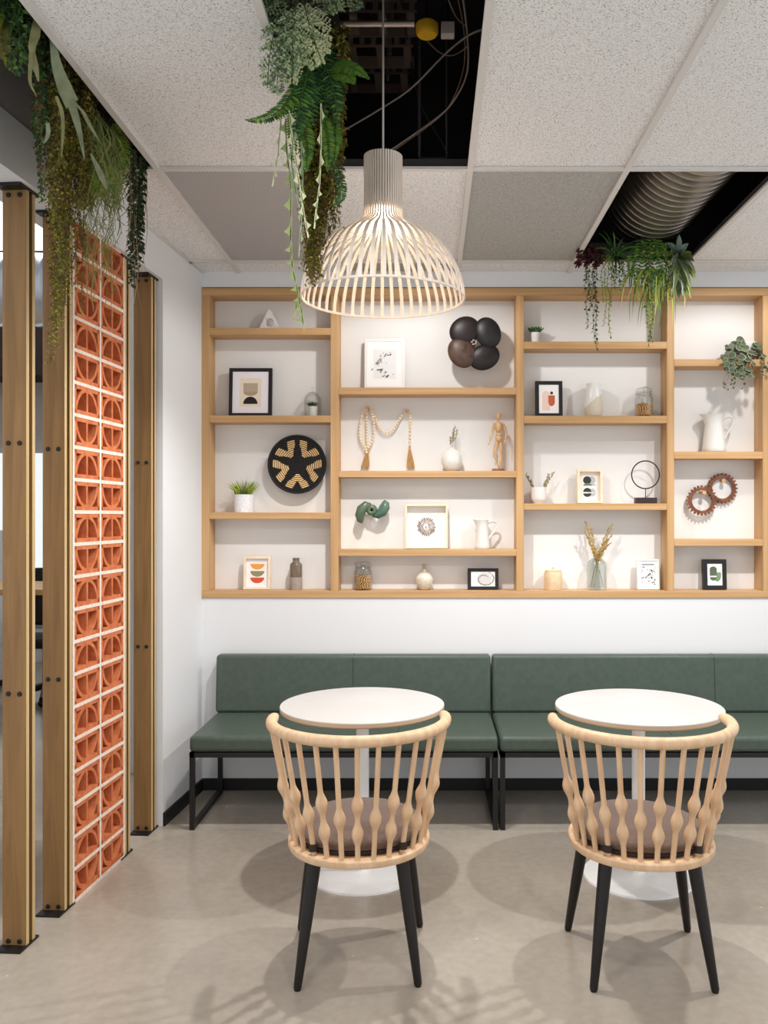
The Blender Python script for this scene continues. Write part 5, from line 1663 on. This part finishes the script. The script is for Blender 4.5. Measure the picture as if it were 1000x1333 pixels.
# ---- right bay -------------------------------------------------------------------
YR = 4.43
def RV(px, py, dy=0.0): return W(px, py, YR + dy)
def rstrand(ms, ml, o, px, e, seed, *a, px1=None, dy=0.0, sway=.006, top=None, **k):
    g = random.Random(seed); A = RV(px, 330, dy); A.z = top or 2.965; B = RV(px1 if px1 else px, e, dy)
    P = [A.lerp(B, i / 7) + Vector((g.gauss(0, sway), g.gauss(0, sway), 0)) - o for i in range(8)]
    strand(ms, ml, P, seed, *a, **k)
t, o = plant('purple_sedum', 'purple red leafy rosettes at the left end of the right bay planter', RV(768, 335))
ml = MB(); g = random.Random(18)
for i in range(26):
    c_ = RV(g.uniform(752, 784), g.uniform(322, 346), g.uniform(-.05, .06)) - o
    for k in range(9):
        a = k * 2.4; d = Vector((math.cos(a) * .7, -.6 + g.gauss(0, .3), math.sin(a) * .7))
        ml.leaf(c_, d, (g.gauss(0, 1), -1, .5), .026, .018, g.choice([0, 0, 1]), True)
ml.build('foliage', [PU, leaf_mat('purple_brown', (88, 52, 48), (70, 38, 44))], t)
t, o = plant('bead_vine', 'dark green bead-leaved strands hanging under the purple rosettes', RV(770, 360))
ms, ml = MB(), MB()
for i, (px, e, p1) in enumerate([(764, 428, 766), (774, 455, 775), (776, 448, 775), (767, 405, 767), (772, 400, 772), (763, 380, 763)]):
    rstrand(ms, ml, o, px, e, 800 + i, .017, .012, .0095, [0, 0, 1], px1=p1, taper=False, dy=.01 * (i % 3))
ml.build('foliage', [GD, GM], t); ms.build('stems', STB, t)
t, o = plant('bead_vine', 'yellow green bead-leaved strands, second from left in the right bay', RV(792, 360))
ms, ml = MB(), MB()
for i, (px, e, p1) in enumerate([(787, 425, 788), (792, 438, 794), (796, 400, 796), (784, 395, 785), (800, 378, 800)]):
    rstrand(ms, ml, o, px, e, 820 + i, .016, .010, .0095, [0, 1], px1=p1, taper=False, dy=.01 * (i % 3))
ml.build('foliage', [GL, GY], t); ms.build('stems', ST, t)
t, o = plant('air_plant', 'spiky green air plant rosette above the yellow green strands', RV(800, 330))
ml = MB()
for i, (ex, ey) in enumerate([(778, 303), (785, 300), (798, 300), (838, 312), (836, 322), (776, 338), (785, 350), (808, 355), (820, 345), (830, 335), (772, 325), (815, 308), (796, 352), (802, 360)]):
    A = RV(800, 333, .02) - o; E = RV(ex, ey, -.04 * (i % 3)) - o; M_ = (A + E) / 2 + Vector((0, -.02, .035))
    ml.ribbon(bez(A, M_, E, 7), [.012, .014, .013, .012, .010, .008, .005, .001], (.2, -1, .4), i % 2, .3)
ml.build('foliage', [GM, GD], t)
t, o = plant('bead_vine', 'short deep green leaf strands under the air plant in the right bay', RV(806, 350))
ms, ml = MB(), MB()
for i, (px, e) in enumerate([(802, 368), (808, 372), (812, 378), (798, 362)]):
    rstrand(ms, ml, o, px, e, 840 + i, .022, .013, .012, [0, 1], taper=False)
ml.build('foliage', [GM, FN], t); ms.build('stems', ST, t)
front('boston_fern', 'bright green sword fern hanging in the middle of the right bay', RV(840, 340), [
    (RV(835, 310), RV(832, 335, -.05), RV(826, 372, -.05)), (RV(842, 308), RV(842, 335, -.06), RV(836, 378, -.05)), (RV(848, 308), RV(856, 335, -.06), RV(866, 378, -.06)), (RV(852, 310), RV(868, 335, -.05), RV(862, 372, -.03)), (RV(830, 320), RV(818, 340, -.05), RV(822, 362, -.03)), (RV(838, 320), RV(848, 345, -.08), RV(852, 385, -.06)), (RV(855, 312), RV(872, 330), RV(876, 362, .01))],
    [GM, FL, FN], 15, .034, .0115)
t, o = plant('ribbon_grass', 'long yellow and green ribbon grass spilling from the right bay', RV(850, 370))
ml = MB(); g = random.Random(22)
for i in range(95):
    px = g.uniform(822, 878); A = RV(px, 350, g.uniform(-.05, .05)); ex = px + g.uniform(-16, 14) + (px - 850) * .35; ey = g.triangular(366, 432, 385)
    if i < 12: ey = g.uniform(420, 445); ex = px + g.uniform(-24, 16)
    E = RV(ex, ey, g.uniform(-.08, .05)); M_ = A.lerp(E, .5) + Vector(((E.x - A.x) * .45, -.02, .03))
    ml.ribbon(bez(A - o, M_ - o, E - o, 7), [.005, .006, .0065, .006, .0055, .0045, .003, .0006], (.2, -1, .2), g.choice([0, 0, 1, 1, 3]), .3)
ml.build('blades', [GM, GY, GD, leaf_mat('blade_straw', (206, 186, 118), (188, 172, 100))], t)
t, o = plant('bead_vine', 'lime green bead-leaved strands hanging before the grass in the right bay', RV(847, 400))
ms, ml = MB(), MB()
for i, (px, e, p1) in enumerate([(845, 452, 846), (849, 445, 848), (842, 425, 843), (870, 372, 872), (866, 380, 866), (874, 390, 873)]):
    rstrand(ms, ml, o, px, e, 860 + i, .016, .010, .0085, [0, 1], px1=p1, taper=False, dy=-.05)
ml.build('foliage', [GY, GM], t); ms.build('stems', ST, t)
t, o = plant('agave_succulent', 'large blue grey pointed succulent at the right end of the right bay planter', RV(882, 340))
ml = MB()
def fat(px0, py0, px1, py1, w, mi, dy):
    A, E = RV(px0, py0, .02) - o, RV(px1, py1, dy) - o
    P = bez(A, (A + E) / 2 + Vector((0, -.03, .02)), E, 8)
    ml.ribbon(P, [w * .55, w * .8, w * .95, w, w * .9, w * .72, w * .48, w * .22, w * .02], (.1, -1, .25), mi, .35)
    ml.ribbon([p + Vector((0, .006, -.002)) for p in P], [w * .55, w * .8, w * .95, w, w, w * .9, w * .7, w * .4, w * .02], (.1, -1, .25), mi, .1)
for i, (ex, ey, w_, mi) in enumerate([(868, 316, .034, 0), (884, 305, .032, 0), (897, 317, .032, 0), (907, 357, .034, 2), (899, 373, .034, 1), (890, 354, .038, 0), (882, 376, .034, 0), (870, 360, .034, 1), (874, 342, .034, 0), (900, 388, .045, 2), (893, 396, .045, 2), (884, 392, .045, 1), (904, 340, .045, 2), (888, 384, .04, 2), (876, 382, .04, 1)]):
    fat(882, 334, ex, ey, w_, mi, -.03 - .014 * (i % 5))
for i in range(14):
    a = R(200 + i * 27); fat(884, 338, 886 + 17 * math.cos(a) + 3 * (i % 3), 352 - 34 * math.sin(a) * (1 if math.sin(a) < 0 else .8), .03, i % 3, -.05 - .01 * (i % 4))
ml.build('leaves', [BG, leaf_mat('sage_leaf', (124, 136, 98), (104, 118, 80)), leaf_mat('yellow_sage', (140, 144, 80), (116, 126, 66))], t)

# ------------------------------------------------------------------ the room behind the partition
YF = 9.0
mb = MB()
mb.box(-9, -1.9, YF, YF + .15, 3.15, 5.58); mb.box(-9, -1.9, YF, YF + .15, 0, .35)
struct(mb.build('wall_far', wall_white, smooth=0))
mb = MB(); mb.box(-1.85, -1.55, 5.1, YF + .15, 0, 5.6); struct(mb.build('wall_far.001', wall_white, smooth=0))
mb = MB()
for x in (-9, -6.9, -5.4, -3.6, -1.98):
    mb.box(x, x + .08, YF + .02, YF + .1, .35, 3.15)
mb.box(-9, -1.9, YF + .02, YF + .1, .35, .43); mb.box(-9, -1.9, YF + .02, YF + .1, 2.3, 2.42); mb.box(-9, -1.9, YF + .02, YF + .1, 3.07, 3.15)
mb2 = MB(); mb2.box(-6.2, -6.0, 3.2, YF, 0, 5.6); mb2.box(-6.2, -1.9, 3.05, 3.2, 0, 5.6); struct(mb2.build('wall_far.002', wall_white, smooth=0))
mb2 = MB(); mb2.box(-6.2, -1.5, 3.05, YF + .15, 5.6, 5.7); struct(mb2.build('ceiling.005', wall_white, smooth=0))
win = struct(mb.build('window_1', mat('window_aluminium', (150, 150, 152), .4), smooth=0))
mb = MB(); mb.box(-8.95, -1.95, YF + .055, YF + .065, .4, 3.1)
mb.build('window_pane', glass, win, smooth=0)
mb = MB(); mb.box(-9, -1.9, 7.4, YF - .02, 2.22, 2.72)
struct(mb.build('ceiling.003', mat('grey_soffit', (176, 170, 168), .8), smooth=0))
mb = MB(); mb.box(-9, -1.56, 7.0, YF - .02, 2.72, 3.75)
struct(mb.build('ceiling.004', plenum_black, smooth=0))
spiral_duct('insulated_duct', 'silver wrapped duct glimpsed high between the first two posts', (-5.9, 5.4, 3.02), (-2.0, 5.5, 3.02), .23, silver_wrap, .12, .006)
t = thing('desk', 'pale wood desk glimpsed behind the first two posts', 'desk', (-3.0, 6.5, 0))
mb = MB(); mb.box(-.9, .55, -.4, .4, .98, 1.02); mb.build('desktop', oak_h, t)
for s in (-.85, .48):
    mb = MB(); mb.box(s, s + .05, -.36, .36, 0, .98); mb.build('leg', steel_black, t)
t = thing('task_chair', 'black task chair at the desk behind the posts', 'chair', (-3.25, 7.15, 0))
mb = MB(); mb.box(-.24, .24, -.24, .24, .46, .54); mb.build('seat', black_plastic, t, bevel=.03, seg=3)
mb = MB(); mb.box(-.22, .22, .2, .27, .6, 1.1); mb.build('backrest', black_plastic, t, bevel=.03, seg=3)
mb = MB(); mb.tube([(0, 0, .46), (0, 0, .1)], .03, 12); mb.build('gas_lift', steel_black, t)
mb = MB()
for k in range(5):
    a = 2 * PI * k / 5; mb.tube([(0, 0, .12), (.3 * math.cos(a), .3 * math.sin(a), .06)], [.03, .02], 8); mb.sphere((.3 * math.cos(a), .3 * math.sin(a), .03), .03, 10, 8)
mb.build('wheel_base', steel_black, t)
t = thing('white_cabinet', 'white cabinet seen past the left edge of the first post', 'cabinet', (-4.1, 7.6, 0))
mb = MB(); mb.box(-.45, .2, -.25, .25, .06, 1.42); mb.build('cabinet_body', metal_white, t, bevel=.004)
mb = MB(); mb.box(-.43, .18, -.23, .23, 0, .06); mb.build('plinth', steel_black, t)
mb = MB(); mb.box(-.44, .19, -.262, -.2505, .08, 1.4); mb.build('door', metal_white, t, bevel=.003)

# ------------------------------------------------------------------ light
w = bpy.data.worlds.new('daylight'); scene.world = w; w.use_nodes = True
bg = w.node_tree.nodes['Background']
bg.inputs['Color'].default_value = (0.93, 0.97, 1.0, 1.0); bg.inputs['Strength'].default_value = 0.92
def spotlight(name, x, y, z, tx, ty, e, size=168, blend=.3, r=.035, col=(1, .975, .945)):
    l = bpy.data.lights.new(name, 'SPOT'); l.energy = e; l.spot_size = R(size); l.spot_blend = blend; l.shadow_soft_size = r; l.color = col
    o = bpy.data.objects.new(name, l); COL.objects.link(o); o.location = (x, y, z)
    o.rotation_euler = (Vector((tx, ty, 0)) - Vector((x, y, z))).to_track_quat('-Z', 'Y').to_euler()
spotlight('downlight', -.05, 4.12, 2.91, -.05, 4.25, 21)
spotlight('downlight', 1.76, 4.12, 2.91, 1.76, 4.25, 21)
spotlight('downlight', -.13, 3.56, 2.91, -.13, 3.3, 104, 134, .5)
spotlight('downlight', 1.69, 3.56, 2.91, 1.69, 3.3, 104, 134, .5)
spotlight('downlight', .47, 1.5, 2.91, .47, 1.8, 40, 150, .6)
spotlight('downlight', -.78, 1.5, 2.91, -.78, 1.8, 40, 150, .6)
pl = bpy.data.lights.new('pendant_glow', 'POINT'); pl.energy = 1.3; pl.shadow_soft_size = .04; pl.color = (1, .76, .52)
po = bpy.data.objects.new('pendant_glow', pl); COL.objects.link(po); po.location = (-.16, 2.88, 2.288 + .235)
al = bpy.data.lights.new('side_room_fill', 'AREA'); al.energy = 160; al.size = 1.6; al.color = (1, .98, .96)  # added fill for the room behind the partition, no fixture seen there
ao = bpy.data.objects.new('side_room_fill', al); COL.objects.link(ao); ao.location = (-4.4, 7.3, 5.4)
vs = scene.view_settings
scene.display_settings.display_device = 'sRGB'
vs.view_transform = 'Standard'; vs.look = 'None'; vs.gamma = 1.0; vs.exposure = 0.24; vs.use_curve_mapping = False
